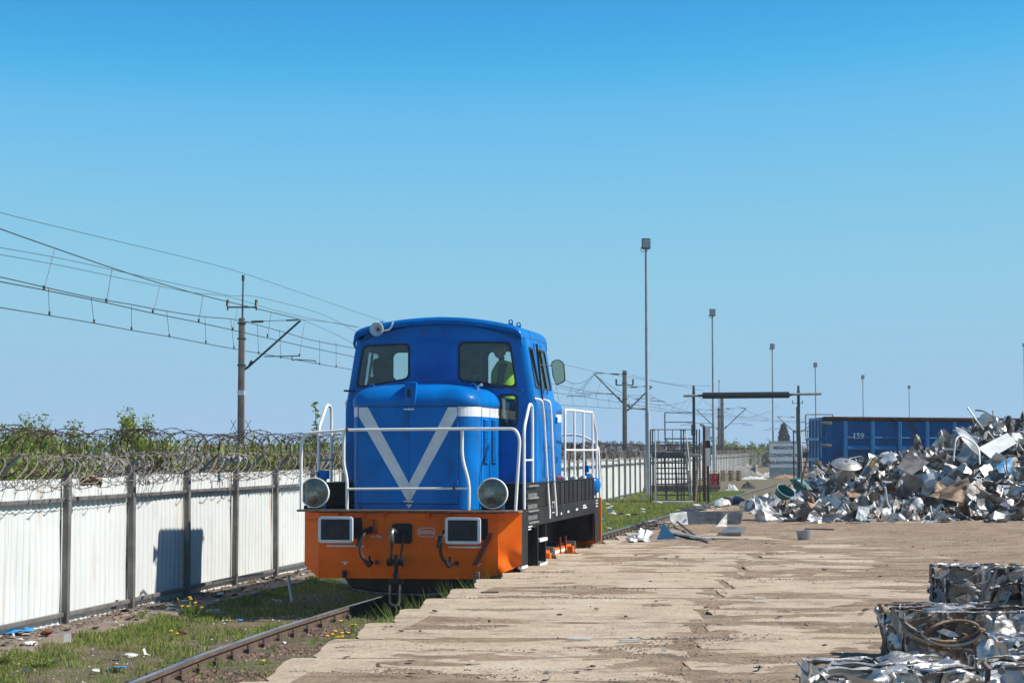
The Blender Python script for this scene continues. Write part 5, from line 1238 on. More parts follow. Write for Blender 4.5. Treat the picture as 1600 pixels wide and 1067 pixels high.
join_random(small, 2100, pl, [M['stainless'], M['stain2'], M['dull'], M['brownscrap'], M['whitescrap']], 'small_scrap', ['small bright stainless offcuts spread over the scrap heap', 'small silvery offcuts spread over the scrap heap', 'small dull steel offcuts spread over the scrap heap', 'small brown offcuts spread over the scrap heap', 'small white painted offcuts spread over the scrap heap'])
for i in range(46):
    X = R.uniform(5.2, 14.4); Y = RY0 - R.uniform(.1, 1.1) ** 1.3; k = wpick(KW); mt = wpick(MW); s_ = R.uniform(.18, .42)
    if k[0] in ('crushed_scrap', 'dished_scrap'): s_ *= .7
    o = inst(R.choice(LM[k[0]]), k[0], None, (X, Y, .5), (R.uniform(-.25, .25), R.uniform(-.25, .25), R.uniform(0, 6.3)), (s_, s_, s_ * .6), M[mt[0]])
    tag(o, 'loose %s %s on the dirt before the %s of the heap' % (mt[1], k[1], ['left third', 'middle', 'right third'][min(2, int((X - 5.2) / 3.1))]), 'scrap piece', 'loose scrap pieces in front of the heap')
# pieces one can name
def sheet_at(name, corners_px, Y, mat, label, th=.02, amp=.04, cat='scrap piece', dY=(0, 0, 0, 0)):
    P = [atY(px, py, Y + d) for (px, py), d in zip(corners_px, dY)]; c = sum(P, Vector()) / 4
    f = lambda a, b: (P[0].lerp(P[1], a)).lerp(P[3].lerp(P[2], a), b) - c
    m = MB(); m.grid(10, 8, lambda a, b: f(a, b) + Vector((0, amp * fb(a * 2, b * 2, px0), 0)))
    m.grid(10, 8, lambda a, b: f(a, b) + Vector((0, amp * fb(a * 2, b * 2, px0) + th, 0)))
    return m.build(name, mat, None, label, cat, smooth=60, loc=c)
px0 = 3.1
sheet_at('white_scrap_sheet', [(1528, 700), (1548, 716), (1589, 692), (1574, 676)], 47.5, M['whitescrap'], 'large clean white rectangular panel tilted on top of the heap at the right', dY=(0, -.3, .2, .6), amp=.01)
px0 = 7.7
sheet_at('blue_scrap_sheet', [(1556, 728), (1561, 738), (1586, 739), (1579, 713)], 46.5, M['bluescrap'], 'bright blue flat sheet piece on the right flank of the heap', dY=(0, -.2, -.1, .3))
sheet_at('yellow_part', [(1358, 727), (1362, 732), (1372, 719), (1366, 714)], 46.6, M['yellowscrap'], 'small yellow painted piece left of the middle of the heap', dY=(0, -.2, -.1, .3))
px0 = 5.2
sheet_at('brown_cover', [(1450, 775), (1505, 785), (1515, 755), (1512, 745)], 44.6, M['brownscrap'], 'large brown bent cover at the foot of the heap', amp=.25, dY=(0, -.3, .2, .5))
sheet_at('grey_casing', [(1402, 730), (1425, 742), (1453, 722), (1418, 707)], 46, M['dull'], 'big flat grey casing in the upper middle of the heap', amp=.05, dY=(0, -.3, .2, .7))
sheet_at('grey_plate', [(1455, 805), (1480, 818), (1522, 817), (1487, 800)], 43.6, M['dull'], 'dark grey plate lying at the front foot of the heap', amp=.05, dY=(.4, -.1, -.1, .5))
o = inst(LM['dished_scrap'][0], 'dished_scrap', None, atY(1322, 727, 47.5), (.5, .1, 0), (1.3, 1.2, .9), M['stainless']); tag(o, 'large shiny domed lid at the upper left of the heap before the container', 'scrap piece')
o = inst(LM['dished_scrap'][1], 'dished_scrap', None, atY(1512, 690, 47), (.9, .2, 1), (1.4, 1.2, .8), M['stainless']); tag(o, 'large bright dish leaning in the upper right of the heap', 'scrap piece')
tb_ = MB().lathe([(.0, 0), (.19, 0), (.24, .2), (.26, .2), (.26, .18)], n=18); tb_.v = [(x, y * .7, z) for x, y, z in tb_.v]
o = tb_.build('teal_tub', M['tealscrap'], None, 'dark teal plastic tub lying at the left end of the heap', 'tub', loc=atY(1221, 774, 45.2)); o.rotation_euler = (.9, .3, .4)
o = inst(LM['crushed_scrap'][1], 'crushed_scrap', None, atY(1250, 757, 46), (.3, .5, 0), (.8, .5, .5), M['tealscrap']); tag(o, 'crumpled teal plastic piece beside the teal tub', 'scrap piece')
MB().tube([atY(1512, 637, 49.5), atY(1526, 657, 49.3), atY(1537, 671, 49)], .025, 8).build('sticking_rod', M['stain2'], None, 'bright straight rod sticking up left of the heap peak', 'rod')
MB().tube(curve_through([atY(1524, 641, 49.5), atY(1535, 642, 49.4), atY(1546, 648, 49.2), atY(1560, 656, 49)]), .02, 8).build('sticking_rod', M['dull'], None, 'curved thin rod near the heap peak', 'rod')
MB().tube(curve_through([atY(1490, 720, 46.2), atY(1493, 690, 46.3), atY(1500, 682, 46.4), atY(1515, 688, 46.3), atY(1528, 700, 46.2), atY(1531, 725, 46)]), .02, 8).build('bent_loop_rod', M['whitescrap'], None, 'thin white bent hoop rod arching over the right half of the heap', 'rod')
MB().tube([atY(1252, 755, 45), atY(1262, 712, 45.2)], .025, 6).tube([atY(1258, 758, 45), atY(1270, 785, 44.6)], .02, 6).build('rusty_bar', M['rust'], None, 'rusty bar sticking up at the left end of the heap', 'rod')
px0 = 2.4
for (pts, lab, mt) in (([(1552, 672), (1560, 676), (1562, 650), (1552, 655)], 'upright shiny folded strip forming the heap peak', 'stain2'), ([(1466, 706), (1477, 700), (1474, 670), (1467, 674)], 'upright bright twisted strip in the centre of the heap', 'stainless'),
                       ([(1428, 700), (1446, 704), (1436, 678), (1427, 679)], 'dark upright scoop shaped strip left of the centre of the heap', 'dull'), ([(1572, 668), (1582, 664), (1582, 650), (1574, 649)], 'dark crushed column right of the heap peak', 'darkscrap')):
    sheet_at('upright_strip', pts, 48.6, M[mt], lab, amp=.2)
# left tongue of bright folded sheet and the trough in front
px0 = 9.3
sheet_at('folded_sheet', [(1180, 812), (1232, 812), (1202, 790), (1178, 772)], 44.2, M['stain2'], 'bright folded sheet leaning at the far left end of the heap', amp=.35, dY=(0, -.2, .4, .4))
def box_sheet(name, pts, mat, label):
    m = MB(); n = len(pts)
    return m
tr = empty('metal_trough', atY(1100, 826, 42.2), 0, 'long grey sheet metal trough lying left of the scrap heap', 'trough')
o0 = tr.location
def tq(pts, Y, nm, mat, dy=(0, 0, 0, 0)):
    P = [atY(px, py, Y + d) - o0 for (px, py), d in zip(pts, dy)]
    m = MB(); m.grid(8, 4, lambda a, b: (P[0].lerp(P[1], a)).lerp(P[3].lerp(P[2], a), b) + Vector((0, .03 * fb(a * 3, b * 3, 1), 0))); m.grid(8, 4, lambda a, b: (P[0].lerp(P[1], a)).lerp(P[3].lerp(P[2], a), b) + Vector((0, .015 + .03 * fb(a * 3, b * 3, 1), 0)))
    m.build(nm, mat, tr, smooth=50)
tq([(1050, 828), (1076, 825), (1073, 799), (1046, 802)], 42.1, 'end_plate', M['stain2'], (-.2, .1, .1, -.2))
tq([(1076, 825), (1155, 821), (1159, 798), (1073, 799)], 42.2, 'back_plate', M['dull'], (0, -.3, -.15, .15))
tq([(1153, 823), (1157, 823), (1161, 798), (1156, 799)], 42.4, 'end_flange', M['stain2'])
lp = MB(); P = [atZ(1122, 836, .49), atZ(1158, 836, .49), atZ(1166, 827, .53), atZ(1136, 826, .53)]
lp.quadbox([p - Vector((0, 0, .0)) for p in P] + [p + Vector((0, 0, .05)) for p in P]); lp.quadbox([P[3] + Vector((0, 0, .05)), P[3] + Vector((-.25, -.15, .05)), P[3] + Vector((-.15, .1, .15)), P[3] + Vector((-.1, .15, .15)), P[3] + Vector((0, .02, .08)), P[3] + Vector((-.2, -.1, .08)), P[3] + Vector((0, .1, .3)), P[3] + Vector((.02, .12, .3))])
lp.build('bent_plate', M['dull'], None, 'flat grey bent plate lying in front of the metal trough', 'plate')
m = MB(); A_, B2 = atZ(1036, 831, .5), atZ(1108, 845, .5)
for k in range(9): m.bar(A_ + Vector((0, k * .09 - .3, .02)) + Vector((.02 * k, 0, 0)), B2 + Vector((0, k * .09 - .1, .02)), .035, .012)
for k in range(16): t = k / 15; m.bar(A_.lerp(B2, t) + Vector((0, -.32, .035)), A_.lerp(B2, t) + Vector((0, .6, .035)), .02, .012)
m.build('grating', M['stain2'], None, 'pale perforated grating strip lying on the dirt before the trough', 'grating')
MB().tube([atZ(1085, 836, .5) + Vector((0, 0, .0)), atY(1058, 815, 40.8)], .025, 6).build('leaning_strip', M['brownscrap'], None, 'thin brown strip propped up in front of the trough', 'strip')
MB().tube(curve_through([atZ(1087, 841, .49), atZ(1120, 842, .49), atZ(1168, 842, .49)]), .02, 6).build('steel_bar', M['dull'], None, 'long thin steel bar on the dirt below the bent plate', 'bar')
MB().tube([atZ(1258, 827, .49), atZ(1303, 828, .49)], .03, 6).build('steel_bar', M['darkscrap'], None, 'dark straight bar on the dirt above the bucket', 'bar')
bk = MB().lathe([(0, 0), (.115, 0), (.15, .17), (.157, .172), (.157, .16), (.12, .012), (0, .012)], n=20)
bk.build('bucket', M['galv'], None, 'small grey metal bucket standing alone on the dirt', 'bucket', loc=atZ(1257, 843, .47))
q = atZ(1009, 818, .49)
for k, (dx, lab, sd_) in enumerate(((0, 'tangled steel swarf heap left of the trough', 91), )):
    o = inst(LM['wire_scrap'][0], 'swarf_tangle', None, atZ(1030, 822, .52), (0, 0, 1), (1.3, 1.1, .7), M['dull']); tag(o, lab, 'scrap piece')
    o = inst(LM['wire_scrap'][1], 'swarf_tangle', None, atZ(1014, 823, .52), (0, 0, 2), (1.2, 1.1, .6), M['darkscrap']); tag(o, 'darker tangled swarf nearest the rail left of the trough', 'scrap piece')
px0 = 4.4
P = atZ(1026, 843, .5)
MB().prism([(0, 0), (.36, .02), (.12, .3)], lambda a, b: (P.x + a, P.y, P.z + b), lambda a, b: (P.x + a, P.y + .03, P.z + b * .98)).build('blue_triangle_piece', M['bluescrap'], None, 'small light blue triangular sheet on the dirt left of the trough', 'scrap piece')
for (px, py, s, mt, lab) in ((1007, 843, .5, 'stain2', 'bright crumpled piece with dark opening left of the blue triangle'), (987, 845, .35, 'stain2', 'flat pale crumpled strip nearest the rear of the locomotive'), (995, 839, .35, 'stain2', 'thin crumpled pale sheet beside the rail'), (1068, 813 + 8, .3, 'whitescrap', 'small white piece at the foot of the trough'), (1190, 800, .8, 'dull', 'dull crumpled piece between trough and heap'), (1168, 795, .7, 'stain2', 'bright crumpled piece between trough and heap'), (1128, 790, .8, 'whitescrap', 'white crumpled piece behind the trough'), (1105, 793, .5, 'whitescrap', 'small white foil lump behind the trough at its left'), (1150, 786, .8, 'dull', 'grey crumpled piece behind the trough at its right')):
    o = inst(R.choice(LM['crumpled_scrap'] + LM['crushed_scrap']), 'scrap_piece', None, atZ(px, py, .5) + Vector((0, 0, .08 * s)), (R.uniform(-.4, .4), R.uniform(-.4, .4), R.uniform(0, 6)), (s, s, s * .6), M[mt]); tag(o, lab, 'scrap piece')

# ------------------------------------------------------------------ bales in the foreground
def bale(x0, y0, w, d, h, seed, label, ring=False, mats=('stainless', 'dull', 'stain2', 'brownscrap'), z0=.47, rz=0.):
    rr = random.Random(seed)
    o = empty('scrap_bale', (x0, y0, z0), rz, label, 'scrap bale')
    tp = rr.uniform(.08, .3)
    # core: deeply folded block
    def face(axis, sgn, n1, n2, L1, L2):
        def fn(a, b):
            p = {'x': Vector((sgn, a * 2 - 1, b * 2 - 1)), 'y': Vector((a * 2 - 1, sgn, b * 2 - 1)), 'z': Vector((a * 2 - 1, b * 2 - 1, sgn))}[axis]
            q = Vector((p.x * w / 2, p.y * d / 2, p.z * h / 2))
            # round the block's edges, fold it with creased noise
            q.z += -(h * tp) * max(0, -p.x + .1) ** 1.5 * (p.z * .5 + .5); q.x += .05 * noise.noise((p.z * 1.3, p.y, seed)) ; q.z += .05 * noise.noise((p.x * 1.8, p.y * 1.8, seed + 3)) * (p.z * .5 + .5)
            k = [abs(c) for c in p]; k.sort(); e = (k[1] ** 6 + k[0] ** 6 * .5)
            q = q * (1 - .1 * e)
            s = q * 2.6 + Vector((seed, 0, 0)); n1_ = noise.noise((s.x, s.y * 1.4, s.z * 1.8)); n2_ = noise.noise((s.x * 2.4 + 7, s.y * 2.4, s.z * 3.4)); n3 = noise.noise((s.x * 7, s.y * 7, s.z * 9))
            r = -abs(n1_) * .17 - abs(n2_) * .05 + n3 * .008 + .02
            return q + Vector((p.x ** 3, p.y ** 3, p.z ** 3)).normalized() * r + Vector((0, 0, h / 2))
        core_.grid(n1, n2, fn)
    core_ = MB()
    for sg in (-1, 1): face('x', sg, 44, 26, d, h); face('y', sg, 44, 26, w, h); face('z', sg, 44, 44, w, d)
    core_.build('pressed_core', M[mats[0]], o, smooth=35)
    # folded strips and pipes pressed on the outside
    for i in range(64):
        f = rr.choice(('front', 'front', 'top', 'top', 'left'))
        L = rr.uniform(.18, .6); ww = rr.uniform(.03, .15); u, v = rr.uniform(-.42, .42), rr.uniform(.06, .94); ang = rr.uniform(-.5, .5) + (pi / 2 if rr.random() < .25 and f != 'front' else 0)
        if f == 'front' and rr.random() < .45: ang += pi / 2
        sd = rr.uniform(0, 50); bend = rr.uniform(-.04, .04)
        def pt(s, t):
            a = u * (w if f != 'left' else d) + s * cos(ang) * L - t * sin(ang) * ww; b = (v - .5) * (h if f != 'top' else d) + s * sin(ang) * L + t * cos(ang) * ww
            lim = (w if f != 'left' else d) / 2; a = max(-lim, min(lim, a)); lb = (h if f != 'top' else d) / 2 * .98; b = max(-lb, min(lb, b))
            off = .012 + .035 * abs(noise.noise((s * 2.5 + sd, t * 2, 0))) + bend * s * s + (.012 if abs(t) > .4 else -.004) + .01 * noise.noise((s * 9, t * 3, sd))
            if f == 'front': return Vector((a, -d / 2 - off + .03, b + h / 2))
            if f == 'left': return Vector((-w / 2 - off + .03, a, b + h / 2))
            return Vector((a, b, h + off - .035))
        m = MB()
        if rr.random() < .22:
            m.tube([pt(s / 8 - .5, 0) for s in range(9)], rr.uniform(.008, .022), 8)
        else:
            m.grid(12, 4, lambda a, b: pt(a - .5, b - .5)); m.grid(12, 4, lambda a, b: pt(a - .5, b - .5) + (Vector((0, .004, 0)) if f == 'front' else Vector((.004, 0, 0)) if f == 'left' else Vector((0, 0, -.004))))
        m.build('pressed_strip' if len(m.v) > 80 else 'pressed_pipe', M[rr.choice(mats)], o, smooth=50)
    if ring:
        a0, b0, ra, rb = ring
        rg = MB().tube([(a0 + ra * cos(t / 20 * 2 * pi), -d / 2 - .03 - .02 * sin(t), b0 + rb * sin(t / 20 * 2 * pi) + .02 * cos(t / 20 * 2 * pi)) for t in range(20)], .013, 10, closed=True).build('rusty_oval_ring', M['brownscrap'], o, smooth=60)
        MB().tube([(a0 + (ra + .03) * cos(t / 20 * 2 * pi), -d / 2 - .02 - .01 * sin(t), b0 + (rb + .03) * sin(t / 20 * 2 * pi)) for t in range(10, 21)], .016, 8).build('bright_bent_tube', M['stainless'], o, smooth=60)
        MB().prism([(a0 + ra * .95 * cos(t / 16 * 2 * pi), b0 + rb * .95 * sin(t / 16 * 2 * pi)) for t in range(16)], lambda a, b: (a, -d / 2 - .004, b), lambda a, b: (a, -d / 2 + .01, b)).build('ring_recess', M['darkscrap'], o, smooth=0)
        MB().prism([(a0 - ra * .6, b0), (a0 - ra * .1, b0 - rb * .6), (a0 + ra * .3, b0 - rb * .55), (a0 + ra * .1, b0 - rb * .1), (a0 - ra * .3, b0 + rb * .25)], lambda a, b: (a, -d / 2 - .022, b), lambda a, b: (a, -d / 2 - .012, b)).build('torn_label', M['whitelitter'], o, smooth=0)
    return o
bale(2.16, 11.0, .86, .9, .42, 1, 'flat shiny front bale whose pointed corner lies lowest in the picture', mats=('stainless', 'stain2', 'dull', 'stainless'), rz=.16)
bale(3.2, 11.2, 1.0, .95, .42, 2, 'front bale of pale folded tubes cut by the bottom right corner', mats=('stain2', 'stainless', 'dull', 'brownscrap'), rz=-.05)
bale(3.38, 15.1, .86, 1.0, .41, 3, 'middle bale with a rusty oval ring pressed in its front', ring=(-.08, .27, .2, .075), mats=('stainless', 'dull', 'dull', 'brownscrap'), rz=.03)
b4 = bale(4.36, 15.2, 1.0, 1.0, .4, 4, 'middle bale with a small white sticker at the right edge', mats=('stainless', 'brownscrap', 'stain2', 'dull'), rz=-.04)
lab = MB().box(-.31, -.12, -.56, -.548, .14, .26).build('white_sticker', M['whitelitter'], b4)
for k in range(9): MB().box(-.28 + k * .012, -.28 + k * .012 + R.uniform(.003, .008), -.5625, -.5605, .155, .19).build('sticker_bar', M['dark'], b4, smooth=0)
bale(4.88, 20.3, .8, .9, .42, 5, 'rear bale of dark bent sheets nearest the middle of the yard', mats=('dull', 'stainless', 'stain2', 'dull'), rz=.05)
bale(5.75, 20.1, 1.0, 1.0, .42, 6, 'rear bale of dark bent sheets cut by the right edge', mats=('dull', 'stainless', 'darkscrap', 'stain2'), rz=-.05)
bale(3.75, 13.2, 1.0, .9, .36, 7, 'low bale of long shiny pieces between front and middle bales', mats=('stain2', 'stainless', 'dull', 'stainless'))
MB().tube(curve_through([atZ(1262, 1066, .8), atZ(1300, 1052, .84), atZ(1360, 1056, .83), atZ(1362, 1064, .8), atZ(1310, 1064, .8)]), .022, 10).build('curved_pipe', M['stainless'], None, 'shiny curved pipe pressed onto the lowest front bale', 'pipe')

# ------------------------------------------------------------------ litter
LT = [('scrap of paper', 'whitelitter', 'paper_scrap'), ('blue plastic scrap', 'bluerag', 'plastic_scrap'), ('dark splinter', 'darklitter', 'splinter'), ('grey stone', 'block', 'stone')]
def litter(px, py, s, mt, name, label, z=None, grp=None, flat=.35):
    p = atZ(px, py, z if z is not None else -.19)
    me = LITM[R.randrange(4)]
    o = inst(me, name, None, p + Vector((0, 0, .02 * s)), (R.uniform(-.2, .2), R.uniform(-.2, .2), R.uniform(0, 6)), (s, s, s * flat), M[mt]); tag(o, label, 'litter', grp)
    return o
LITM = [torn(.12, 200).mesh('litter', M['whitelitter'], smooth=0), crumple_sheet(.16, .1, 201, .6, 4, 3, .15, .006).mesh('litter', M['whitelitter'], smooth=0), torn(.1, 205).mesh('litter', M['whitelitter'], smooth=0), crumple_sheet(.2, .07, 203, .9, 5, 2, .1, .006).mesh('litter', M['whitelitter'], smooth=0)]
litter(28, 990, 2.4, 'bluerag', 'blue_plastic_strip', 'crumpled bright blue plastic strip at the fence foot in the left corner', -.1)
litter(45, 987, 1.6, 'bluerag', 'blue_plastic_strip', 'smaller blue plastic strip beside the first fence post', -.1)
litter(181, 1045, 1.4, 'bluerag', 'blue_plastic_strip', 'blue plastic piece in the grass near the rail')
o = MB().box(-.04, .04, -.01, .01, 0, .1).build('white_card', M['whitelitter'], None, 'small upright white card on the edge of the ledge', 'card', loc=atZ(105, 1003, -.11)); o.rotation_euler = (-.2, 0, .1)
litter(73, 992, 1.5, 'rust', 'rusty_lump', 'rusty brown lump on the ledge left of the white card', -.1, flat=.6)
litter(183, 954, 1.2, 'sleeper', 'brown_stone', 'dark brown stone on the ledge by the third post', -.1, flat=.8)
litter(286, 990, 1.1, 'rust', 'rusty_lump', 'brown lump in the grass in the middle of the verge', flat=.8)
o = inst(LITM[0], 'grey_boulder', None, atZ(330, 958, -.2), (0, 0, .3), (3.8, 1.8, 1.4), M['block']); tag(o, 'pale long stone in the grass in front of the locomotive shadow', 'stone')
MB().bar(atZ(457, 940, -.2), atY(450, 899, atZ(457, 940, -.2).y + .05), .045, .03).build('white_stake', M['rail_white'], None, 'thin white stake standing in the shaded verge', 'stake')
for (px, py, s, mt, lab) in ((205, 1026, 1.2, 'whitelitter', 'pale paper piece left of the rail'), (222, 1024, 1.2, 'whitelitter', 'folded white paper piece near the rail'), (40, 1052, 1.0, 'whitelitter', 'pale shred in the lower left corner'), (150, 1050, 1.0, 'whitelitter', 'small white shred under the blue piece'),
                            (183, 1030, .9, 'darklitter', 'small dark block in the grass left of the rail'), (355, 970, .9, 'whitelitter', 'white scrap at the edge of the locomotive shadow'), (375, 970, .9, 'bluescrap', 'light blue scrap at the edge of the locomotive shadow'), (445, 1012, 1.1, 'whitelitter', 'white crushed cup right of the rail'),
                            (540, 912, 1.6, 'whitelitter', 'pale foil under the left end of the buffer beam'), (435, 941, 1.4, 'stain2', 'bright foil in the shaded verge left of the stake')):
    litter(px, py, s, mt, 'litter_scrap', lab)
G1 = 'small scraps strewn along the fence foot'
for i in range(150):
    px = R.uniform(0, 470); Y = R.uniform(18.5, 36); X = fence_x(Y) + R.uniform(.1, .85)
    o = inst(R.choice(LITM), 'strewn_scrap', None, (X, Y, -.095), (R.uniform(-.3, .3), R.uniform(-.3, .3), R.uniform(0, 6)), (R.uniform(.3, 1.2),) * 2 + (.3,), M[R.choices(['darklitter', 'whitelitter', 'wood', 'dull', 'rust'], [4, 2, 2, 1, 1])[0]])
    tag(o, 'small scrap lying on the ledge along the fence foot', 'litter', G1)
G2 = 'small stones and splinters on the slabs'
for i in range(110):
    px = R.uniform(420, 1560); py = 850 + 215 * R.random() ** 1.1; p = atZ(px, py, .47)
    if p.x < edge_x(p.y) + .25: continue
    s = R.uniform(.15, .65)
    o = inst(R.choice(LITM), 'strewn_stone', None, (p.x, p.y, dirt_z(p.x, p.y) + .025), (R.uniform(-.2, .2), R.uniform(-.2, .2), R.uniform(0, 6)), (s, s, s * .4), M[R.choices(['darklitter', 'whitelitter', 'wood', 'block'], [6, 1, 1, 2])[0]])
    tag(o, 'small stone or splinter strewn on the dusty slabs', 'litter', G2)
for (px, py, L, lab) in ((905, 998, .22, 'pale flat splinter on the slabs below the locomotive side'), (985, 1000, .18, 'dark flat splinter right of the pale splinter'), (765, 925, .2, 'thin grey splinter near the step of the slabs'), (1187, 934, .12, 'small white stick on the dirt in mid yard'), (1066, 850, .25, 'short white tube on the dirt before the grating')):
    p = atZ(px, py, .485); MB().bar(p - Vector((L / 2, 0, 0)), p + Vector((L / 2, .03, 0)), .04, .015).build('splinter', M['whitelitter'] if 'white' in lab or 'pale' in lab else M['darklitter'], None, lab, 'splinter')

# ------------------------------------------------------------------ vegetation
def blades(name, mat, pts, hmin, hmax, wd, label, cat='grass', lean=.5):
    V = []; Fc = []
    for (x, y, z) in pts:
        a = R.uniform(0, 2 * pi); h = R.uniform(hmin, hmax); l = R.uniform(.1, lean) * h; w = wd * R.uniform(.6, 1.3)
        dx, dy = cos(a), sin(a); b = R.uniform(0, 2 * pi); ex, ey = cos(b) * l, sin(b) * l; k = len(V)
        V += [(x - dx * w, y - dy * w, z), (x + dx * w, y + dy * w, z), (x + dx * w * .7 + ex * .4, y + dy * w * .7 + ey * .4, z + h * .6), (x - dx * w * .7 + ex * .4, y - dy * w * .7 + ey * .4, z + h * .6), (x + ex, y + ey, z + h * .95)]
        Fc += [(k, k + 1, k + 2, k + 3), (k + 3, k + 2, k + 4)]
    me = bpy.data.meshes.new(name); me.from_pydata(V, [], Fc); me.materials.append(mat)
    o = bpy.data.objects.new(name, me); COL.objects.link(o); return tag(o, label, cat, kind='stuff')
P1 = []; P2 = []; P3 = []
for i in range(260000):
    y = 14 + 33 * R.random() ** 1.3; x0 = fence_x(y) + .9; x1 = edge_x(y) + .1; x = R.uniform(x0, x1); c = track_c(y)
    den = fb(x * .8, y * .8, 6) * .9 + .5 * fb(x * 3.2, y * 3.2, 2)
    inn = abs(x - c) < .75; den -= .12
    if x > x1 - .5: den += .5
    if x < x0 + .45: den += .4
    if inn: den -= .3
    if den > R.uniform(-.45, .5):
        q = fb(x * 1.9, y * 1.9, 11) + .15
        (P3 if q > R.uniform(.05, .5) else P1 if R.random() < .8 else P2).append((x, y, verge_z(x, y) - .01))
    elif R.random() < .1 and not inn: P2.append((x, y, verge_z(x, y) - .01))
blades('grass', M['grass'], P1, .02, .06, .006, 'low green grass growing over the verge beside the rail')
blades('grass', M['grass'], P3, .05, .12, .007, 'fresher tufted grass patches in the verge beside the rail')
blades('dry_grass', M['drygrass'], P2, .02, .07, .004, 'thin dry stalks scattered through the verge')
PF = []
for i in range(60000):
    y = 38 + 60 * R.random() ** 1.4; x0 = fence_x(y) + .3; x1 = track_c(y) - .95; x = R.uniform(x0, x1)
    if x < x0: continue
    if fb(x * .5, y * .5, 1) > R.uniform(-.7, .35): PF.append((x, y, verge_z(x, y) if y < 69 else -.08))
blades('grass', M['grass'], PF, .05, .16, .013, 'taller green grass between fence and track behind the locomotive')
def stones(name, mat, pts, label, cat='stones'):
    V = []; Fc = []
    for (x, y, z, r) in pts:
        k = len(V); a = R.uniform(0, 6.28)
        for t in range(5): V.append((x + r * cos(a + t * 1.257) * R.uniform(.6, 1.3), y + r * sin(a + t * 1.257) * R.uniform(.6, 1.3), z - r * .2))
        V.append((x + R.uniform(-.5, .5) * r, y + R.uniform(-.5, .5) * r, z + r * R.uniform(.2, .6)))
        for t in range(5): Fc.append((k + t, k + (t + 1) % 5, k + 5))
    me = bpy.data.meshes.new(name); me.from_pydata(V, [], Fc); me.materials.append(mat)
    o = bpy.data.objects.new(name, me); COL.objects.link(o); return tag(o, label, cat, kind='stuff')
bp_ = []; lt_ = []; wl_ = []
for i in range(14000):
    y = 13 + 34 * R.random() ** 1.3; c = track_c(y); x = c + R.uniform(-.65, .65) if R.random() < .7 else c + R.uniform(.8, 1.3)
    bp_.append((x, y, -.14 if abs(x - c) < .8 else verge_z(x, y), R.uniform(.012, .045)))
for i in range(5200):
    y = 14 + 32 * R.random() ** 1.2; x = R.uniform(fence_x(y) + .95, track_c(y) - .85)
    if fb(x * 1.2, y * 1.2, 15) > R.uniform(-.2, .6): lt_.append((x, y, verge_z(x, y), R.uniform(.01, .04)))
    elif R.random() < .12: wl_.append((x, y, verge_z(x, y) + .012, R.uniform(.008, .022)))
for i in range(2600):
    y = 14 + 30 * R.random(); x = fence_x(y) + R.uniform(.05, .5) ; lt_.append((x, y, -.1, R.uniform(.008, .03)))
M['brownstone'] = pmat('brown_ballast_stone', (.2, .13, .09), (.1, .065, .045), 9, .9, island=.5, coord='World')
M['crumb'] = pmat('dark_crumbs', (.1, .075, .055), (.2, .16, .12), 9, .95, island=.5, coord='World')
stones('ballast_stones', M['brownstone'], bp_, 'brown ballast stones between and beside the rails')
stones('gravel', M['crumb'], lt_, 'dark gravel and debris strewn over the verge and ledge'); stones('pale_chips', M['whitelitter'], wl_, 'tiny pale chips strewn over the verge')
cr_ = []
for i in range(300000):
    y = 11 + 34 * R.random() ** 1.2; x = edge_x(y) + .1 + 11 * R.random()
    den = fb(x * .45, y * 1.1, 21) + .5 * fb(x * 1.6, y * 3.5, 23)
    jj = x - edge_x(y) - 3.07
    if den > R.uniform(.2, .85) or abs(jj) < .08 and R.random() < .12: cr_.append((x, y, max(dirt_z(x, y), .468) + .001, .0045 + .012 * R.random() ** 2.5))
stones('crumbs', M['crumb'], cr_, 'dark crumbs and grit drifted in streaks over the slabs')
# tufts at the slab corners
k = 0
for (y, x) in ROWS:
    if 12 < y < 33:
        pts = [(x - R.uniform(-.03, .3) , y + R.uniform(-.1, .55), -.2) for _ in range(130)]
        o = blades('grass_tuft', M['grass'], pts, .45 if y > 17 else .3, .82 if y > 17 else .6, .008, 'bright green grass tuft in a notch of the stepped slab edge', lean=.55)
        del o['kind']; o['group'] = 'grass tufts in the notches of the slab edge'; o['category'] = 'grass tuft'
# weeds: leafy rosettes and dandelions
def plant(px, py, n, h, label, flowers=0, z=-.2, name='weed', spread=.12):
    p = atZ(px, py, z); o = empty(name, p, 0, label, 'plant'); m = MB(); fl = []
    lf = MB()
    for i in range(n):
        a = R.uniform(0, 6.28); l = R.uniform(.5, 1) * h; e = Vector((cos(a) * spread * R.random(), sin(a) * spread * R.random(), l)); m.tube([(0, 0, 0), e * .5 + Vector((cos(a) * .02, sin(a) * .02, 0)), e], .0035, 4)
        for j in range(5):
            t = R.uniform(.15, .95); q = e * t; b = R.uniform(0, 6.28); d = Vector((cos(b), sin(b), .5)) * R.uniform(.03, .07); s_ = d.cross(Vector((0, 0, 1))).normalized() * .012
            kk = len(lf.v); lf.v += [tuple(q), tuple(q + d * .5 + s_), tuple(q + d), tuple(q + d * .5 - s_)]; lf.f.append((kk, kk + 1, kk + 2, kk + 3))
        if i < flowers: fl.append(e)
    m.build('stem', M['grass'], o, smooth=0); lf.build('leaves', M['grass'], o, smooth=0)
    for e in fl: MB().lathe([(0, .012), (.018, .014), (.026, .006), (.018, -.004), (0, -.01)], e, 'Z', 9).build('flower', M['yellow'], o, smooth=0)
    return o
plant(299, 972, 16, .34, 'grey green yellow flowered weed at the ledge corner', 6, spread=.3)
plant(536, 1018, 14, .24, 'dandelion clump with the most yellow flowers by the slab edge', 8, name='dandelion', spread=.3)
plant(519, 1010, 8, .16, 'small dandelion left of the largest clump', 3, name='dandelion', spread=.12)
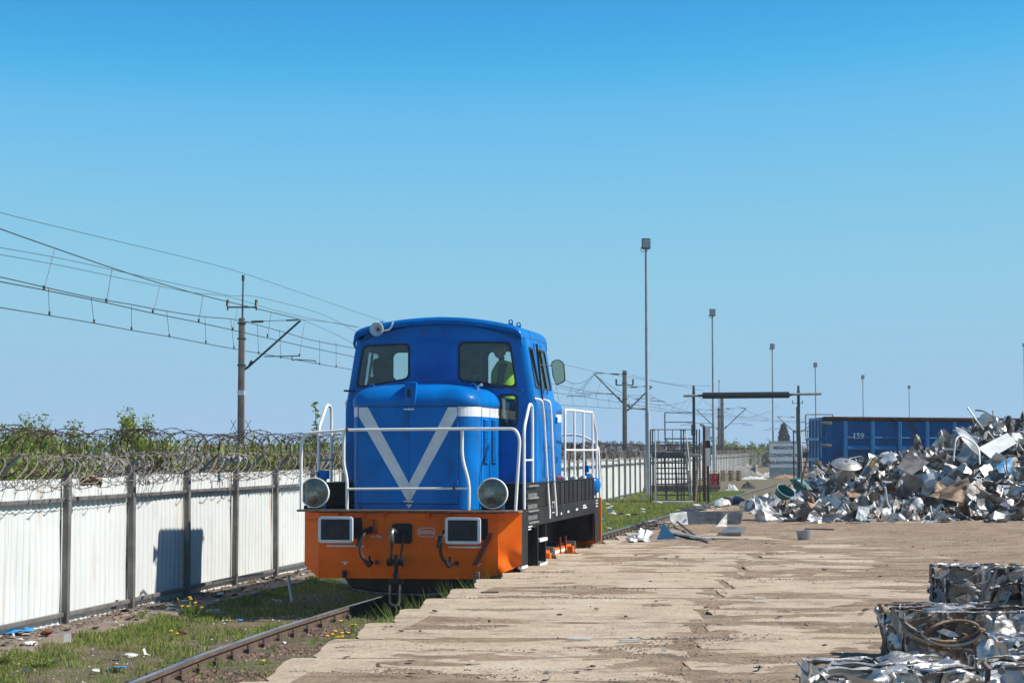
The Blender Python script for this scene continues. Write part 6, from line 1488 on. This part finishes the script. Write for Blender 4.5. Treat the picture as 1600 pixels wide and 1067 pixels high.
plant(548, 998, 9, .3, 'upright dandelion at the right of the largest clump', 3, name='dandelion', spread=.15)
plant(436, 1002, 7, .14, 'single dandelion beside the rail', 1, name='dandelion')
plant(270, 1000, 6, .12, 'yellow flower in the middle of the verge', 2, name='dandelion')
plant(414, 1048, 6, .12, 'yellow flower near the lowest slab corner', 1, name='dandelion')
plant(330, 966, 5, .12, 'yellow flower next to the pale stone', 1, name='dandelion')
plant(222, 975, 20, .18, 'leafy green weed clump at the ledge foot', 0, spread=.3); plant(60, 1045, 22, .16, 'leafy weed clump in the lower left grass', 0, spread=.35); plant(10, 1040, 22, .22, 'tall weed clump cut by the left edge', 0, spread=.3)
plant(335, 1045, 10, .14, 'small leafy weed beside the rail at the bottom', 0)
V = MB()
for i in range(240):
    y = R.uniform(44, 90); x = R.uniform(fence_x(y) + .4, track_c(y) - 1.2)
    if noise.noise((x * .7, y * .35, 4)) < -.05 and R.random() < .8: continue
    z = verge_z(x, y) if y < 69 else -.08; r = .022; V.box(x - r, x + r, y - r, y + r, z + .12, z + .15)
V.build('yellow_flowers', M['yellow'], None, 'many yellow dandelion flowers dotting the grass behind the locomotive', 'flowers', kind='stuff', smooth=0)
# litter in the far grass
for i in range(60):
    y = R.uniform(45, 85); x = R.uniform(fence_x(y) + .5, track_c(y) - 1)
    s = R.uniform(.8, 2.4)
    o = inst(R.choice(LITM), 'strewn_scrap', None, (x, y, .0), (0, 0, R.uniform(0, 6)), (s, s, s * .5), M[R.choice(['whitelitter', 'whitelitter', 'darklitter', 'bluescrap'])]); tag(o, 'small scrap lying in the grass behind the locomotive', 'litter', 'small scraps in the grass behind the locomotive')

def leafcloud(pts, size, n, mat, parent=None, name='foliage', up=.3):
    V_ = []; F_ = []
    for (c, r) in pts:
        for i in range(n):
            d = Vector((R.gauss(0, 1), R.gauss(0, 1), R.gauss(0, 1))).normalized() * r * R.random() ** .5; p = c + d
            a = Vector((R.uniform(-1, 1), R.uniform(-1, 1), R.uniform(-1, 1) + up)).normalized(); b = a.cross(Vector((R.uniform(-1, 1), R.uniform(-1, 1), R.uniform(-1, 1)))).normalized(); s = size * R.uniform(.5, 1.4)
            k = len(V_); V_ += [tuple(p - a * s * .6), tuple(p + b * s * .35), tuple(p + a * s * .6), tuple(p - b * s * .35)]; F_.append((k, k + 1, k + 2, k + 3))
    me = bpy.data.meshes.new(name); me.from_pydata(V_, [], F_); me.materials.append(mat); o = bpy.data.objects.new(name, me); COL.objects.link(o)
    if parent: o.parent = parent
    return o
def shrub(X, Y, H, Wd, mat, label, name='shrub', z=-.5, nst=16, leaf=.08, n=14, cat='shrub', group=None, bare=0):
    o = empty(name, (X, Y, z), 0, label, cat, group); st = MB(); tips = []
    for i in range(nst):
        a = R.uniform(0, 6.28); lean = R.random() ** .7 * Wd / 2; h = H * R.uniform(.55, 1) * (1 - .35 * (lean / (Wd / 2 + .01)) ** 2); p0_ = Vector((cos(a) * .1 * Wd, sin(a) * .1 * Wd, 0)); e = Vector((cos(a) * lean, sin(a) * lean, h))
        mid = p0_.lerp(e, .5) + Vector((R.uniform(-.1, .1), R.uniform(-.1, .1), h * .1)); st.tube([p0_, mid, e], [.02 + .006 * H, .013 + .003 * H, .004], 4)
        for k in range(7):
            t = R.uniform(.25, 1); q = (mid.lerp(e, (t - .5) * 2) if t > .5 else p0_.lerp(mid, t * 2)); b = q + Vector((R.uniform(-1, 1), R.uniform(-1, 1), R.uniform(.2, 1.2))) * H * .12
            st.tube([q, b], [.008, .003], 3); tips.append((b, H * .075)); tips.append((q.lerp(b, .5), H * .05))
    st.build('stems', M['twig'], o, smooth=0)
    if not bare: leafcloud(tips, leaf, n, mat, o)
    return o
def at_bg(px, Y): return (px - 800) / F * Y
SG = 'shrubs growing behind the white fence'
for (px, Y, ytop, Wd, mt, lab) in ((-10, 45, 648, 2.6, 'leaf', 'green shrub at the left edge behind the fence wire'), (72, 48, 657, 2.0, 'leaf', 'green shrub between the left edge and the tallest shrub'), (195, 46, 650, 2.2, 'leaf', 'tallest green shrub behind the wire left of the mast'),
                               (140, 60, 684, 4.2, 'leaf', 'low green thicket behind the second fence post'), (30, 62, 680, 4, 'leaf', 'low green thicket behind the first fence post'), (248, 70, 690, 4, 'blossom', 'white blossoming shrub behind the third fence post'), (300, 66, 688, 4, 'blossom', 'white blossoming shrub in the middle left of the mast'), (350, 72, 690, 4, 'blossom', 'white blossoming shrub just left of the mast'), (420, 60, 690, 3, 'leaf', 'green shrub just right of the nearest mast'), (470, 70, 692, 3.5, 'twig', 'greyish twiggy shrub left of the locomotive rail'),
                               (510, 60, 682, 2.5, 'leaf', 'green shrub beside the front handrail'), (1150, 215, 679, 10, 'leaf', 'large light green shrub behind the second light pole'), (1105, 190, 690, 6, 'twig', 'bare twiggy shrub left of the second light pole'), (955, 120, 695, 5, 'twig', 'brownish shrub behind the fence near the second mast'), (900, 110, 694, 4, 'twig', 'brownish shrub behind the rear bonnet'), (1020, 160, 690, 7, 'twig', 'bare shrub behind the tallest light pole'), (1195, 250, 694, 9, 'twig', 'reddish bare shrub left of the spruce')):
    H = atY(px, ytop, Y).z + .5; shrub(at_bg(px, Y), Y, H, Wd * (1.3 if Y < 100 else 1), M[mt], lab, group=SG, leaf=(.06 if Y < 50 else .09) if Y < 100 else .2, n=(70 if Y < 50 else 24) if mt != 'twig' and Y < 100 else 6, nst=34 if Y < 50 else 22)
# continuous low thicket behind the fence
pts = []
while len(pts) < 820:
    Y = 29 + 50 * R.random() ** 1.5; X = R.uniform(-.3, -.09) * Y
    if X > fence_x(Y) - 1.2: continue
    pts.append((Vector((X, Y, R.uniform(.3, 1.55) + (Y - 32) * .012)), R.uniform(.45, .9)))
pa = [p for p in pts if noise.noise((p[0].x * .25, p[0].y * .12, 3)) + (.25 if p[0].x / p[0].y < -.23 else -.08) > 0]; pb_ = [p for p in pts if p not in pa]
o = leafcloud(pa, .1, 130, M['leaf'], name='thicket'); tag(o, 'low green thicket filling the strip behind the fence', 'thicket', kind='stuff')
o = leafcloud(pb_, .085, 130, M['blossom'], name='thicket'); tag(o, 'pale blossoming thicket mixed behind the fence', 'thicket', kind='stuff')
tw = MB()
for i in range(1500):
    c, r = R.choice(pts); b = c + Vector((R.uniform(-1, 1), R.uniform(-1, 1), R.uniform(-.6, .3))); e = b + Vector((R.uniform(-.4, .4), R.uniform(-.4, .4), R.uniform(.2, .7))); tw.tube([b, e], [.014, .004], 3)
tw.build('twigs', M['twig'], None, 'bare upright twigs in the thicket behind the fence', 'twigs', kind='stuff', smooth=0)
# sapling seen beside the front handrail
sp_ = empty('sapling', (at_bg(494, 36), 36, 0), 0, 'thin young sapling with few leaves left of the white grab rail', 'sapling')
MB().tube([(0, 0, 0), (.02, 0, 1.5), (-.01, 0, 2.95)], [.015, .01, .004], 5).tube([(.32, 0, 0), (.36, 0, 1.5), (.33, 0, 2.5)], [.012, .008, .004], 5).build('stem', M['twig'], sp_)
leafcloud([(Vector((-.0 + R.uniform(-.03, .03), 0, z)), .07) for z in (2.2, 2.35, 2.5, 2.62, 2.75, 2.86, 2.95)] + [(Vector((.33, 0, z)), .1) for z in (2.3, 2.45)], .07, 9, M['leaf'], sp_, 'leaves')
# spruce
spz = empty('spruce_tree', (at_bg(1224, 320), 320, -.5), 0, 'dark spruce tree behind the third light pole', 'tree')
Ht = atY(1224, 665, 320).z + .5
MB().tube([(0, 0, 0), (0, 0, Ht)], [.18, .03], 8).build('trunk', M['bark'], spz)
pts2 = []
for i in range(260):
    t = R.random() ** .8; rr_s = (1 - t) * 2.6 * (1 + .25 * sin(t * 40)); a = R.uniform(0, 6.28); r0 = rr_s * R.uniform(.3, 1); pts2.append((Vector((cos(a) * r0, sin(a) * r0, .8 + t * (Ht - .8) - .25 * r0)), .4))
leafcloud(pts2, .42, 26, M['leafdark'], spz, 'crown', up=-.5)
# distant woodland
def woods(Y, x0, x1, hmin, hmax, n, label, mat):
    P_ = []
    for i in range(n):
        X = R.uniform(x0, x1); h = hmin + (hmax - hmin) * (.5 + .5 * noise.noise((X * .01, Y, 0)) + .25 * noise.noise((X * .06, Y, 2))); P_.append((Vector((X, Y + R.uniform(-20, 20), h * R.uniform(.1, .85))), h * .22))
    o = leafcloud(P_, 1.1 * (hmax / 7), 22, mat, name='distant_woods'); return tag(o, label, 'woods', kind='stuff')
woods(420, -160, 160, 1.5, 4.2, 1100, 'band of low distant trees along the horizon', M['faroak'])
woods(800, -300, 320, 3, 7, 1300, 'farthest grey line of trees on the horizon', M['faroak'])

# ------------------------------------------------------------------ air
hz = MB().box(-700, 700, -5, 1000, -1.6, 16).build('haze', None, None, 'thin bluish haze in the air over the yard', 'haze', kind='stuff', smooth=0)
hm_ = bpy.data.materials.new('haze'); hm_.use_nodes = True; hn_ = hm_.node_tree; hn_.nodes.clear()
ho_ = hn_.nodes.new('ShaderNodeOutputMaterial'); pv = hn_.nodes.new('ShaderNodeVolumePrincipled'); pv.inputs['Color'].default_value = (.8, .9, 1, 1); pv.inputs['Density'].default_value = .0004; hn_.links.new(pv.outputs[0], ho_.inputs['Volume'])
hz.data.materials.append(hm_)
